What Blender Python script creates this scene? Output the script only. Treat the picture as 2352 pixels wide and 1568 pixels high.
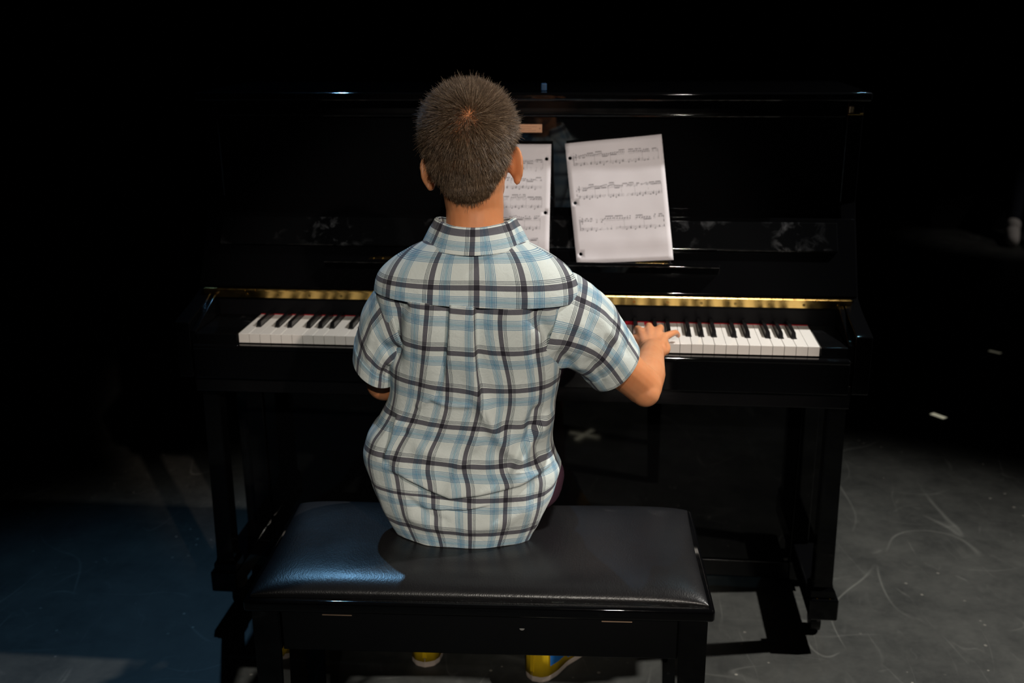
import bpy, bmesh, math, random
import numpy as np
from mathutils import Vector, Matrix, noise, geometry
from mathutils.bvhtree import BVHTree

random.seed(7)
rng = np.random.default_rng(11)
for o in list(bpy.data.objects):
    bpy.data.objects.remove(o)
scene = bpy.context.scene
COL = scene.collection

# ------------------------------------------------------------------ camera
cam_d = bpy.data.cameras.new('camera')
cam = bpy.data.objects.new('camera', cam_d)
COL.objects.link(cam)
yaw, pitch, roll = .1025, -.3074, -.0079
F = Vector((-math.sin(yaw) * math.cos(pitch), math.cos(yaw) * math.cos(pitch), math.sin(pitch)))
r0 = Vector((math.cos(yaw), math.sin(yaw), 0))
u0 = r0.cross(F)
Rt = r0 * math.cos(roll) + u0 * math.sin(roll)
Up = u0 * math.cos(roll) - r0 * math.sin(roll)
M = Matrix(((Rt.x, Up.x, -F.x, .2145), (Rt.y, Up.y, -F.y, -2.0916), (Rt.z, Up.z, -F.z, 1.3989), (0, 0, 0, 1)))
cam.matrix_world = M
cam_d.sensor_width = 36
cam_d.lens = 36 * 2410.75 / 2352
cam_d.clip_start = .05
cam_d.dof.use_dof = True
cam_d.dof.focus_distance = 1.70
cam_d.dof.aperture_fstop = 4.0
scene.camera = cam

# ------------------------------------------------------------------ world, lights, exposure
w = bpy.data.worlds.new('world')
scene.world = w
w.use_nodes = True
w.node_tree.nodes['Background'].inputs[0].default_value = (.5, .6, .75, 1)
w.node_tree.nodes['Background'].inputs[1].default_value = .0012


def spot(name, loc, target, power, color, angle, blend, radius):
    d = bpy.data.lights.new(name, 'SPOT')
    d.energy, d.color = power, color
    d.spot_size, d.spot_blend = math.radians(angle), blend
    d.shadow_soft_size = radius
    o = bpy.data.objects.new(name, d)
    COL.objects.link(o)
    o.location = loc
    o.rotation_euler = (Vector(target) - Vector(loc)).to_track_quat('-Z', 'Y').to_euler()
    return o


# stage right, high: neutral white pool on keyboard, boy and right-hand floor
spot('stage_spot_right', (3.60, .66, 4.66), (.72, -.22, .30), 1300, (1, .96, .90), 36, 1., .06)
# front of house, right of the camera: warm light on the boy's back, pages, key fronts
spot('stage_spot_front_right', (2.55, -4.65, 3.5), (.13, -.2, .85), 420, (1, .82, .70), 12.8, .35, .06)
# front of house, centre: neutral light
spot('stage_spot_front', (.70, -5.5, 3.7), (.05, -.3, .85), 430, (1, .93, .82), 13.5, .5, .06)
# blue back light, upstage left
spot('stage_spot_blue', (-1.45, 2.35, 4.6), (-.62, -.75, .3), 240, (.26, .60, 1), 36, .9, .04)
# side light in the wing, on the onlooker
spot('onlooker_fill', (4.6, 3.1, 3.0), (2.69, 4.45, .1), 45, (1, .93, .88), 16, 1., .05)
# cyan back light, upstage right
spot('stage_spot_cyan', (1.62, 2.9, 4.4), (.5, .0, .8), 14, (.35, .8, 1), 40, .6, .025)

vs = scene.view_settings
vs.view_transform, vs.look, vs.exposure, vs.gamma, vs.use_curve_mapping = 'Standard', 'None', 0, 1, False


# ------------------------------------------------------------------ material helpers
def srgb(r, g, b):
    f = lambda c: (c / 255 / 12.92) if c / 255 <= .04045 else ((c / 255 + .055) / 1.055) ** 2.4
    return (f(r), f(g), f(b), 1)


class NT:
    def __init__(self, name):
        self.m = bpy.data.materials.new(name)
        self.m.use_nodes = True
        self.t = self.m.node_tree
        self.b = self.t.nodes['Principled BSDF']

    def n(self, typ, **kw):
        x = self.t.nodes.new(typ)
        for k, v in kw.items():
            setattr(x, k, v)
        return x

    def l(self, a, b):
        self.t.links.new(a, b)

    def math(self, op, a, b=None, clamp=False):
        x = self.n('ShaderNodeMath', operation=op, use_clamp=clamp)
        for i, v in enumerate((a, b)):
            if v is None:
                continue
            if isinstance(v, (int, float)):
                x.inputs[i].default_value = v
            else:
                self.l(v, x.inputs[i])
        return x.outputs[0]

    def mix(self, fac, a, b, mode='MIX'):
        x = self.n('ShaderNodeMix', data_type='RGBA', blend_type=mode)
        for i, v in ((0, fac), (6, a), (7, b)):
            if isinstance(v, (int, float, tuple)):
                x.inputs[i].default_value = v
            else:
                self.l(v, x.inputs[i])
        return x.outputs[2]

    def noise(self, scale, detail=3, vec=None, rough=.55, dist=0):
        x = self.n('ShaderNodeTexNoise')
        x.inputs['Scale'].default_value = scale
        x.inputs['Detail'].default_value = detail
        x.inputs['Roughness'].default_value = rough
        x.inputs['Distortion'].default_value = dist
        if vec is not None:
            self.l(vec, x.inputs['Vector'])
        return x.outputs['Fac']

    def ramp(self, fac, stops, interp='LINEAR'):
        x = self.n('ShaderNodeValToRGB')
        e = x.color_ramp
        e.interpolation = interp
        while len(e.elements) < len(stops):
            e.elements.new(1)
        for el, (p, c) in zip(e.elements, stops):
            el.position = p
            el.color = c if isinstance(c, tuple) else (c, c, c, 1)
        self.l(fac, x.inputs[0])
        return x.outputs[0]

    def coord(self, what='Object'):
        return self.n('ShaderNodeTexCoord').outputs[what]

    def bump(self, h, strength, dist):
        x = self.n('ShaderNodeBump')
        x.inputs['Strength'].default_value = strength
        x.inputs['Distance'].default_value = dist
        self.l(h, x.inputs['Height'])
        self.l(x.outputs[0], self.b.inputs['Normal'])

    def set(self, **kw):
        for k, v in kw.items():
            k = k.replace('_', ' ')
            if isinstance(v, (int, float, tuple)):
                self.b.inputs[k].default_value = v
            else:
                self.l(v, self.b.inputs[k])
        return self


def simple(name, col, rough=.5, metal=0, spec=.5):
    t = NT(name)
    c = t.coord()
    n = t.noise(60, 2, c)
    t.set(Base_Color=t.mix(n, tuple(x * .9 for x in col[:3]) + (1,), tuple(min(1, x * 1.08) for x in col[:3]) + (1,)),
          Roughness=rough, Metallic=metal, Specular_IOR_Level=spec)
    return t.m


# black piano lacquer, mirror-like
t = NT('black_lacquer')
c = t.coord()
t.set(Base_Color=(.0025, .0026, .003, 1), Roughness=t.ramp(t.noise(9, 4, c), [(.35, .02), (.75, .07)]), Specular_IOR_Level=.5)
LAC = t.m

# lacquer with dusty finger smudges
t = NT('smudged_lacquer')
c = t.coord()
a = t.ramp(t.noise(34, 5, c, .6, .6), [(.52, 0.), (.72, 1.)])
b = t.ramp(t.noise(5.5, 2, c), [(.46, 0.), (.62, 1.)])
k = t.math('MULTIPLY', a, b)
t.set(Base_Color=t.mix(k, (.003, .0032, .0036, 1), (.07, .073, .078, 1)),
      Roughness=t.math('MULTIPLY_ADD', k, .35, False) if False else t.math('ADD', t.math('MULTIPLY', k, .4), .07))
LACD = t.m

t = NT('satin_black_paint')
c = t.coord()
t.set(Base_Color=(.004, .004, .0045, 1), Roughness=t.ramp(t.noise(14, 3, c), [(.3, .16), (.8, .3)]))
SATIN = t.m

t = NT('waxed_black')
c = t.coord()
t.set(Base_Color=(.004, .004, .005, 1), Roughness=t.ramp(t.noise(14, 3, c), [(.3, .34), (.8, .46)]), Specular_IOR_Level=.12)
FALLS = t.m

t = NT('brass')
c = t.coord()
n = t.noise(40, 3, c)
t.set(Base_Color=t.mix(n, (.62, .40, .12, 1), (.80, .56, .20, 1)), Metallic=1., Roughness=t.ramp(n, [(.3, .16), (.8, .30)]))
BRASS = t.m

t = NT('white_key_plastic')
c = t.coord()
t.set(Base_Color=t.mix(t.noise(7, 2, c), (.80, .78, .74, 1), (.86, .84, .81, 1)), Roughness=.22)
IVORY = t.m
EBONY = simple('black_key_plastic', (.006, .006, .007, 1), .22)
FELT = simple('red_felt', (.32, .012, .02, 1), .95, 0, .1)
WOODK = simple('key_wood', (.30, .20, .11, 1), .7)
RUBBER = simple('dark_rubber', (.012, .011, .010, 1), .5)
COPPER = simple('copper_plate', (.60, .33, .20, 1), .45, 0, .4)
ENGRAVE = simple('engraving_dark', (.16, .08, .05, 1), .6)
PALEWOOD = simple('worn_wood', (.35, .24, .16, 1), .7)
SCUFF = simple('pale_scuff', (.25, .25, .24, 1), .6)
def glow(name, col, e):  # adds emission, since plain tape renders too dark
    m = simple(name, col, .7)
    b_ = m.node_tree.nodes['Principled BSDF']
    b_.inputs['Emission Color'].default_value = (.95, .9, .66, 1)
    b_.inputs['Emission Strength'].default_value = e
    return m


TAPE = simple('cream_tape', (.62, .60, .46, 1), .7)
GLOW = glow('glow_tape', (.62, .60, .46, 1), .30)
GLOW3 = glow('boosted_glow_tape', (.62, .60, .46, 1), .8)  # emission raised further so the cross shows mirrored in the lower panel
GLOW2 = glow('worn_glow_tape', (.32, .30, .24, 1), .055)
INK = simple('printed_ink', (.10, .095, .11, 1), .8, 0, .1)

# padded vinyl
t = NT('black_vinyl')
c = t.coord()
v = t.n('ShaderNodeTexVoronoi')
v.inputs['Scale'].default_value = 420
mp = t.n('ShaderNodeMapping')
mp.inputs['Scale'].default_value = (1, .45, 1)
mp.inputs['Rotation'].default_value = (0, 0, .5)
t.l(c, mp.inputs[0])
nd = t.n('ShaderNodeTexNoise')
nd.inputs['Scale'].default_value = 12
t.l(mp.outputs[0], nd.inputs['Vector'])
va = t.n('ShaderNodeVectorMath', operation='MULTIPLY_ADD')
t.l(nd.outputs['Color'], va.inputs[0])
va.inputs[1].default_value = (.03, .03, .03)
t.l(mp.outputs[0], va.inputs[2])
t.l(va.outputs[0], v.inputs['Vector'])
wr = t.noise(90, 4, va.outputs[0], .7)
h = t.math('ADD', t.math('MULTIPLY', v.outputs['Distance'], .5), wr)
t.bump(h, .22, .0012)
t.set(Base_Color=(.010, .010, .011, 1), Roughness=t.ramp(t.noise(10, 4, c), [(.3, .28), (.75, .38)]), Specular_IOR_Level=.45)
VINYL = t.m

# scuffed dark stage floor
t = NT('stage_floor_vinyl')
c = t.coord()


def lines(scale, warp, eps, seed, mscale, mlo, mhi, stretch=(1, 1, 1), rot=0):
    mp = t.n('ShaderNodeMapping')
    mp.inputs['Location'].default_value = (seed, seed * 1.7, 0)
    mp.inputs['Scale'].default_value = stretch
    mp.inputs['Rotation'].default_value = (0, 0, rot)
    t.l(c, mp.inputs[0])
    n = t.noise(scale, 1, mp.outputs[0], .4, warp)
    d = t.math('ABSOLUTE', t.math('SUBTRACT', n, .5))
    ln = t.math('SUBTRACT', 1., t.math('DIVIDE', d, eps), True)
    m = t.ramp(t.noise(mscale, 2, mp.outputs[0]), [(mlo, 0.), (mhi, 1.)])
    return t.math('MULTIPLY', ln, m)


s1 = lines(2.2, .25, .0035, 3.1, 4, .50, .62, (1, .6, 1), .3)
s2 = lines(4.6, .3, .006, 9.7, 8, .52, .64, (1, .35, 1), .7)
s3 = lines(8.5, .3, .012, 17.3, 12, .52, .66, (.3, 1, 1), -.4)
s4 = lines(15, .4, .020, 5.3, 15, .50, .66, (1, .25, 1), 1.3)
sp = t.n('ShaderNodeTexVoronoi')
sp.inputs['Scale'].default_value = 22
t.l(c, sp.inputs['Vector'])
dots = t.math('MULTIPLY', t.math('LESS_THAN', sp.outputs['Distance'], .085),
              t.ramp(t.noise(3.3, 2, c), [(.5, 0.), (.6, 1.)]))
sc = t.math('ADD', t.math('ADD', s1, t.math('MULTIPLY', s2, .8)), t.math('ADD', t.math('MULTIPLY', s3, .6), t.math('MULTIPLY', s4, .5)), True)
patch = t.noise(5, 8, c, .78)
base = t.mix(t.ramp(patch, [(.36, 0.), (.66, 1.)]), (.030, .031, .029, 1), (.064, .065, .059, 1))
col = t.mix(t.math('MULTIPLY', sc, .26), base, (.34, .34, .31, 1))
col = t.mix(t.math('MULTIPLY', dots, .75), col, (.32, .30, .26, 1))
t.set(Base_Color=col, Roughness=t.ramp(patch, [(.3, .46), (.7, .6)]), Specular_IOR_Level=.35)
FLOOR = t.m

t = NT('black_drape')
c = t.coord()
t.set(Base_Color=(.004, .004, .0045, 1), Roughness=.95, Specular_IOR_Level=.05)
DRAPE = t.m

# paper with faint creases
t = NT('paper')
c = t.coord()
n = t.noise(14, 4, c)
t.set(Base_Color=t.mix(n, (.66, .64, .68, 1), (.74, .72, .76, 1)), Roughness=.75, Specular_IOR_Level=.15)
PAPER = t.m

# skin
t = NT('skin')
c = t.coord()
n = t.noise(22, 4, c)
n2 = t.noise(160, 2, c)
col = t.mix(t.ramp(n, [(.3, 0.), (.7, 1.)]), (.60, .235, .098, 1), (.68, .30, .14, 1))
t.bump(n2, .08, .0006)
t.set(Base_Color=col, Roughness=.43, Specular_IOR_Level=.4, Subsurface_Weight=.22, Subsurface_Scale=.006)
t.b.inputs['Subsurface Radius'].default_value = (1, .36, .2)
SKIN = t.m

# hair: colour varies strand by strand (random number kept in the UV map)
t = NT('brown_hair')
uv = t.n('ShaderNodeSeparateXYZ')
t.l(t.coord('UV'), uv.inputs[0])
col = t.ramp(uv.outputs[0], [(0., (.05, .031, .018, 1)), (.5, (.115, .072, .040, 1)), (.88, (.20, .135, .082, 1)), (1., (.50, .38, .27, 1))])
t.set(Base_Color=col, Roughness=.45, Specular_IOR_Level=.35)
HAIR = t.m


# plaid cotton: UV in metres, woven = warp colour x weft colour
def plaid(name, flip=False, off=(0, 0), period=(.055, .071)):
    t = NT(name)
    uv = t.n('ShaderNodeSeparateXYZ')
    t.l(t.coord('UV'), uv.inputs[0])
    W, D, K = (1., 1., 1., 1), (.185, .170, .205, 1), (.10, .11, .15, 1)
    Bl, Ti, Hz = (.20, .34, .54, 1), (.46, .64, .78, 1), (.90, .965, .995, 1)
    st = [(0., D), (.125, W)]
    for p in (.152, .182, .212):
        st += [(p, K), (p + .011, W)]
    st += [(.630, Hz)]
    for p in (.640, .673, .706):
        st += [(p, Bl), (p + .012, Hz)]
    st += [(.725, Ti), (.770, Hz)]
    for p in (.782, .815, .848):
        st += [(p, Bl), (p + .012, Hz)]
    st += [(.87, W)]
    cols = []
    for i in (0, 1):
        x = t.math('ADD', t.math('DIVIDE', uv.outputs[i], (-1 if flip and i == 0 else 1) * period[i]), off[i])
        cols.append(t.ramp(t.math('FRACT', x), st, 'CONSTANT'))
    c = t.coord()
    n = t.noise(30, 3, c)
    base = t.mix(n, (.66, .745, .725, 1), (.72, .79, .765, 1))
    col = t.mix(1., t.mix(1., base, cols[0], 'MULTIPLY'), cols[1], 'MULTIPLY')
    wv = t.n('ShaderNodeTexWave')
    wv.inputs['Scale'].default_value = 420
    wv.inputs['Distortion'].default_value = 2
    t.l(t.coord('UV'), wv.inputs['Vector'])
    cr = t.noise(55, 5, c, .65, .8)
    t.bump(t.math('ADD', t.math('MULTIPLY', wv.outputs['Fac'], .08), cr), .45, .0035)
    t.set(Base_Color=col, Roughness=.85, Specular_IOR_Level=.2, Sheen_Weight=.08)
    return t.m


PLAID = plaid('plaid_cotton', off=(.68, .62))
PLAID_Y = plaid('plaid_cotton_yoke', True, (.12, .14), (.074, .067))
PLAID_S = plaid('plaid_cotton_sleeve', off=(.3, .55), period=(.066, .067))
PLAID_S2 = plaid('plaid_cotton_sleeve_left', off=(.05, .3), period=(.066, .067))
PLAID_C = plaid('plaid_cotton_collar', True, (.1, .50), period=(.066, .067))
SHORTS = simple('plum_cotton', (.085, .040, .065, 1), .9, 0, .15)
YELLOW = simple('yellow_canvas', (.78, .50, .01, 1), .8, 0, .2)
BLUE = simple('blue_canvas', (.015, .15, .48, 1), .8, 0, .2)
SOLE = simple('cream_rubber', (.72, .60, .52, 1), .6)
WHITE = simple('white_print', (.75, .78, .8, 1), .7)
EYEW = simple('eye_white', (.75, .73, .70, 1), .2)
IRIS = simple('iris_brown', (.05, .025, .012, 1), .2)
LIP = simple('lip_skin', (.48, .16, .12, 1), .45)
BROW = simple('brow_hair', (.05, .03, .018, 1), .7)
STITCH = simple('seam_thread', (.35, .50, .56, 1), .9)
DARKCLOTH = simple('charcoal_cloth', (.02, .022, .03, 1), .9, 0, .1)
SNEAK = simple('white_sneaker_canvas', (.66, .62, .58, 1), .8)
GREYBOX = simple('dark_grey_paint', (.012, .012, .013, 1), .6)


# ------------------------------------------------------------------ object helpers
def finish(o, parent=None, label=None, cat=None, kind=None, group=None):
    if parent is not None:
        o.parent = parent
    for k, v in (('label', label), ('category', cat), ('kind', kind), ('group', group)):
        if v:
            o[k] = v
    return o


def empty(name, loc=(0, 0, 0), rz=0, **kw):
    o = bpy.data.objects.new(name, None)
    COL.objects.link(o)
    o.location = loc
    o.rotation_euler = (0, 0, rz)
    o.empty_display_size = .05
    return finish(o, **kw)


def pymesh(name, verts, faces, mat, parent=None, smooth=False, uv=None, **kw):
    me = bpy.data.meshes.new(name)
    me.from_pydata([tuple(v) for v in verts], [], [tuple(f) for f in faces])
    if smooth:
        me.polygons.foreach_set('use_smooth', [True] * len(me.polygons))
    if uv is not None:
        lay = me.uv_layers.new(name='UVMap')
        idx = np.empty(len(me.loops), int)
        me.loops.foreach_get('vertex_index', idx)
        lay.data.foreach_set('uv', np.asarray(uv, float)[idx].ravel())
    me.materials.append(mat)
    me.update()
    o = bpy.data.objects.new(name, me)
    COL.objects.link(o)
    return finish(o, parent, **kw)


def bmobj(name, bm, mat, parent=None, smooth=False, **kw):
    bmesh.ops.recalc_face_normals(bm, faces=bm.faces)
    me = bpy.data.meshes.new(name)
    bm.to_mesh(me)
    bm.free()
    if smooth:
        me.polygons.foreach_set('use_smooth', [True] * len(me.polygons))
    me.materials.append(mat)
    o = bpy.data.objects.new(name, me)
    COL.objects.link(o)
    return finish(o, parent, **kw)


def bm_box(bm, x0, x1, y0, y1, z0, z1, bev=0, seg=2):
    r = bmesh.ops.create_cube(bm, size=1, matrix=Matrix.Translation(((x0 + x1) / 2, (y0 + y1) / 2, (z0 + z1) / 2)) @ Matrix.Diagonal((x1 - x0, y1 - y0, z1 - z0, 1)))
    if bev:
        ed = list({e for v in r['verts'] for e in v.link_edges})
        bmesh.ops.bevel(bm, geom=ed, offset=bev, segments=seg, profile=.5, affect='EDGES')


def wn(o, bev):
    if bev:
        m = o.modifiers.new('soft_edges', 'WEIGHTED_NORMAL')
        m.weight, m.keep_sharp = 90, False
    return o


def box(name, x0, x1, y0, y1, z0, z1, mat, parent=None, bev=.002, seg=2, **kw):
    bm = bmesh.new()
    bm_box(bm, x0, x1, y0, y1, z0, z1, bev, seg)
    return wn(bmobj(name, bm, mat, parent, smooth=bev > 0, **kw), bev)


def prism_x(name, prof, x0, x1, mat, parent=None, bev=.002, seg=2, **kw):
    """profile of (y, z) points extruded along x"""
    bm = bmesh.new()
    vs_ = [bm.verts.new((x0, y, z)) for y, z in prof]
    f = bm.faces.new(vs_)
    r = bmesh.ops.extrude_face_region(bm, geom=[f])
    bmesh.ops.translate(bm, verts=[v for v in r['geom'] if isinstance(v, bmesh.types.BMVert)], vec=(x1 - x0, 0, 0))
    if bev:
        bmesh.ops.bevel(bm, geom=list(bm.edges), offset=bev, segments=seg, profile=.5, affect='EDGES')
    return wn(bmobj(name, bm, mat, parent, smooth=bev > 0, **kw), bev)


def cyl(name, p0, p1, r, mat, parent=None, n=16, r2=None, **kw):
    p0, p1 = Vector(p0), Vector(p1)
    bm = bmesh.new()
    q = (p1 - p0).to_track_quat('Z', 'Y').to_matrix().to_4x4()
    bmesh.ops.create_cone(bm, cap_ends=True, segments=n, radius1=r, radius2=r if r2 is None else r2, depth=(p1 - p0).length,
                          matrix=Matrix.Translation((p0 + p1) / 2) @ q)
    return bmobj(name, bm, mat, parent, **kw)


def share(o, name, loc, parent, rot=None):
    c = o.copy()
    c.name = name
    COL.objects.link(c)
    c.location = loc
    if rot:
        c.rotation_euler = rot
    c.parent = parent
    return c


# ------------------------------------------------------------------ setting
bm = bmesh.new()
bm_box(bm, -7, 7, -6, 7.2, -.05, 0)
bmobj('floor', bm, FLOOR, kind='structure', label='dark scuffed stage floor with pale scratches')
# black stage drape, hung in soft pleats
nx = 700
vx, fx = [], []
for i in range(nx + 1):
    x = -7 + 14 * i / nx
    y = 7.0 + .06 * math.sin(x * 21) + .03 * math.sin(x * 47 + 1)
    vx += [(x, y, 0), (x, y, 5.5)]
for i in range(nx):
    fx.append((2 * i, 2 * i + 2, 2 * i + 3, 2 * i + 1))
pymesh('wall_back', vx, fx, DRAPE, smooth=True, kind='structure', label='black pleated stage drape behind the piano')

# ------------------------------------------------------------------ piano
PI_ = empty('upright_piano', (0, 0, 0), label='black lacquered upright piano with its keyboard lid open', cat='piano')
W = .7365
for s in (-1, 1):
    prof = [(.0, .632), (.0, .757), (.02, .762), (.115, .780), (.165, .795), (.275, .985), (.275, 1.203), (.60, 1.203), (.60, .03), (.315, .03), (.315, .632)]
    xa, xb = sorted((s * .702, s * W))
    prism_x('case_side', prof, xa, xb, LAC, PI_, .003)
    # cheek: sloping inner arm
    prof = [(.003, .70), (.003, .738), (.02, .742), (.145, .788), (.155, .788), (.155, .70)]
    xa, xb = sorted((s * .690, s * .7015))
    prism_x('cheek', prof, xa, xb, LAC, PI_, .002)
lid = box('lid', -.748, .748, .253, .63, 1.2035, 1.2225, LAC, PI_, .0055, 4)
box('top_rail', -.702, .702, .30, .33, 1.10, 1.2033, SATIN, PI_, .001)
up = box('upper_panel', -.7015, .7015, .288, .2995, .80, 1.168, LAC, PI_, .002)
box('panel_moulding', -.7015, .7015, .276, .292, 1.168, 1.1755, LAC, PI_, .003, 3)
b = box('panel_latch', .702, .7125, .258, .268, 1.1757, 1.1945, simple('pale_brass', (.75, .66, .45, 1), .35, .6), PI_, .002)
box('latch_plate', .7, .732, .256, .262, 1.1757, 1.179, BRASS, b, .0008)
# copper plate with two engraved lines
pl = box('name_plate', -.125, .0415, .285, .2878, 1.1325, 1.151, COPPER, PI_, .0012)
for k, (xa, xb) in enumerate(((-.10, .028), (-.09, .018), (-.105, .03))):
    box('engraved_line', xa, xb, .28485, .2851, 1.137 + k * .0042, 1.1376 + k * .0042, ENGRAVE, pl, 0)
for xs in (.0365, -.12):
    cyl('screw', (xs, .2846, 1.1418), (xs, .2852, 1.1418), .0013, ENGRAVE, pl, 8)

# fallboard leaning back, with folded lip and music shelf
fy0, fz0, fy1, fz1 = .141, .803, .235, .956
L = math.hypot(fy1 - fy0, fz1 - fz0)
ty, tz = (fy1 - fy0) / L, (fz1 - fz0) / L
ny, nz = -tz, ty           # normal towards the player


def fb(s, d):
    return (fy0 + ty * s + ny * d, fz0 + tz * s + nz * d)


fbo = prism_x('fallboard', [fb(0, 0), fb(L, 0), fb(L, -.016), fb(0, -.016)], -.730, .730, LAC, PI_, .003, 3)
prism_x('fallboard_lip', [fb(.098, .0105), fb(.166, .0105), fb(.166, .0002), fb(.098, .0002)], -.690, .690, LACD, fbo, .0035, 3)
sh = prism_x('music_shelf', [fb(.046, .0003), fb(.064, .0003), fb(.058, .037), fb(.049, .037)], -.436, .436, LAC, fbo, .0025, 3)
sy, sz = fb(.0645, .02)
for xa, xb in ((-.335, -.255), (.255, .325)):
    hp = box('shelf_hinge', xa, xb, sy - .012, sy + .012, sz - .003, sz + .002, BRASS, sh, .0005)
    for k in range(4):
        xx = xa + .01 + k * (xb - xa - .02) / 3
        cyl('hinge_screw', (xx, sy - .004, sz + .001), (xx, sy - .004, sz + .0032), .003, BRASS, hp, 8)
# continuous brass hinge under the fallboard
hg = prism_x('brass_hinge', [(.1325, .7985), (.1355, .7985), (.1405, .7775), (.1375, .7775)], -.717, .717, BRASS, PI_, .0006, 1)
kn0 = None
for k in range(60):
    x = -.714 + 1.428 * (k + .5) / 60
    if kn0 is None:
        kn0 = cyl('hinge_knuckle', (-.0112, 0, 0), (.0112, 0, 0), .0033, BRASS, hg, 8)
        kn0.location = (x, .1325, .7975)
    else:
        share(kn0, 'hinge_knuckle', (x, .1325, .7975), hg)
sc0 = None
for k in range(20):
    x = -.69 + 1.38 * k / 19
    if sc0 is None:
        sc0 = cyl('hinge_screw', (0, -.0012, 0), (0, .001, 0), .0032, BRASS, hg, 8)
        sc0.location = (x, .1358, .7855)
    else:
        share(sc0, 'hinge_screw', (x, .1358, .7855), hg)
for s in (-1, 1):
    xa, xb = sorted((s * .703, s * .722))
    hb = box('hinge_reflection_plate', xa, xb, .1405, .1435, .748, .7755, BRASS, PI_, .0015)  # brass plate standing in for the hinge's reflection in the gloss below it
    box('plate_groove', xa, xb, .1398, .1404, .760, .763, ENGRAVE, hb, 0)
box('fall_strip', -.7015, .7015, .1545, .166, .725, .795, FALLS, PI_, .0015)
box('felt_strip', -.594, .632, .1500, .1543, .7275, .7362, FELT, PI_, .0008)

# keybed, key slip and key blocks
box('keybed', -.7015, .7015, .0005, .30, .600, .652, SATIN, PI_, .003)
ks = box('key_slip', -.692, .692, -.018, -.004, .637, .704, LAC, PI_, .003, 3)
box('slip_rail', -.692, .692, -.022, -.003, .7020, .7135, LAC, ks, .0052, 4)
for xa, xb in ((-.6895, -.5955), (.6335, .6895)):
    box('key_block', xa, xb, -.003, .153, .653, .7345, LACD, PI_, .003, 3)

# 52 white and 36 black keys
kw_ = .02356
K0 = .019 - .6125
BY = .053
notes = 'AB' + 'CDEFGAB' * 7 + 'C'
boff = {'C': -.0022, 'D': .0022, 'F': -.003, 'G': 0., 'A': .003}
protos = {}


def white_mesh(note, first, last):
    has_l = note in 'DEGAB' and not first
    has_r = note in 'CDFGA' and not last
    prev = {'D': 'C', 'E': 'D', 'G': 'F', 'A': 'G', 'B': 'A'}.get(note)
    g = .0005
    xl = (boff[prev] + .0064) if has_l else g
    xr = kw_ + (boff[note] - .0064) if has_r else kw_ - g
    pts = [(g, .0), (kw_ - g, .0)]
    if has_r:
        pts += [(kw_ - g, BY - .003), (xr, BY - .003)]
    pts += [(xr, .1495), (xl, .1495)]
    if has_l:
        pts += [(xl, BY - .003), (g, BY - .003)]
    bm = bmesh.new()
    f = bm.faces.new([bm.verts.new((x, y, 0)) for x, y in pts])
    r = bmesh.ops.extrude_face_region(bm, geom=[f])
    bmesh.ops.translate(bm, verts=[v for v in r['geom'] if isinstance(v, bmesh.types.BMVert)], vec=(0, 0, -.020))
    ed = [e for e in bm.edges if all(abs(v.co.z) < 1e-6 and v.co.y < .06 for v in e.verts)]
    bmesh.ops.bevel(bm, geom=ed, offset=.0007, segments=2, profile=.5, affect='EDGES')
    return bm


blk0 = None
for i, nt in enumerate(notes):
    first, last = i == 0, i == 51
    key = (nt, first, last)
    x = K0 + i * kw_
    dip = -.006 if i in (35, 37) else 0
    if key not in protos:
        o = bmobj('white_key', white_mesh(nt, first, last), IVORY, PI_)
        protos[key] = o
        o.location = (x, 0, .735 + dip)
    else:
        share(protos[key], 'white_key', (x, 0, .735 + dip), PI_)
    if nt in boff and not last:
        bx_ = x + kw_ + boff[nt]
        if blk0 is None:
            bm = bmesh.new()
            a, tp = .0050, .0042
            lo = [(-a, BY, -.012), (a, BY, -.012), (a, .1485, -.012), (-a, .1485, -.012)]
            mid = [(-a, BY + .001, .002), (a, BY + .001, .002), (a, .1485, .002), (-a, .1485, .002)]
            hi = [(-tp, BY + .0075, .0115), (tp, BY + .0075, .0115), (tp, .1485, .0115), (-tp, .1485, .0115)]
            R_ = [[bm.verts.new(p) for p in q] for q in (lo, mid, hi)]
            for q in (0, 1):
                for e in range(4):
                    bm.faces.new((R_[q][e], R_[q][(e + 1) % 4], R_[q + 1][(e + 1) % 4], R_[q + 1][e]))
            bm.faces.new(R_[0][::-1])
            bm.faces.new(R_[2])
            ed = [e for e in bm.edges if all(v.co.z > .01 for v in e.verts)] + [e for e in bm.edges if abs(e.verts[0].co.z - e.verts[1].co.z) > .005 and e.verts[0].co.y < .1]
            bmesh.ops.bevel(bm, geom=ed, offset=.0012, segments=2, profile=.5, affect='EDGES')
            blk0 = bmobj('black_key', bm, EBONY, PI_)
            blk0.location = (bx_, 0, .735)
        else:
            share(blk0, 'black_key', (bx_, 0, .735), PI_)

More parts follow.
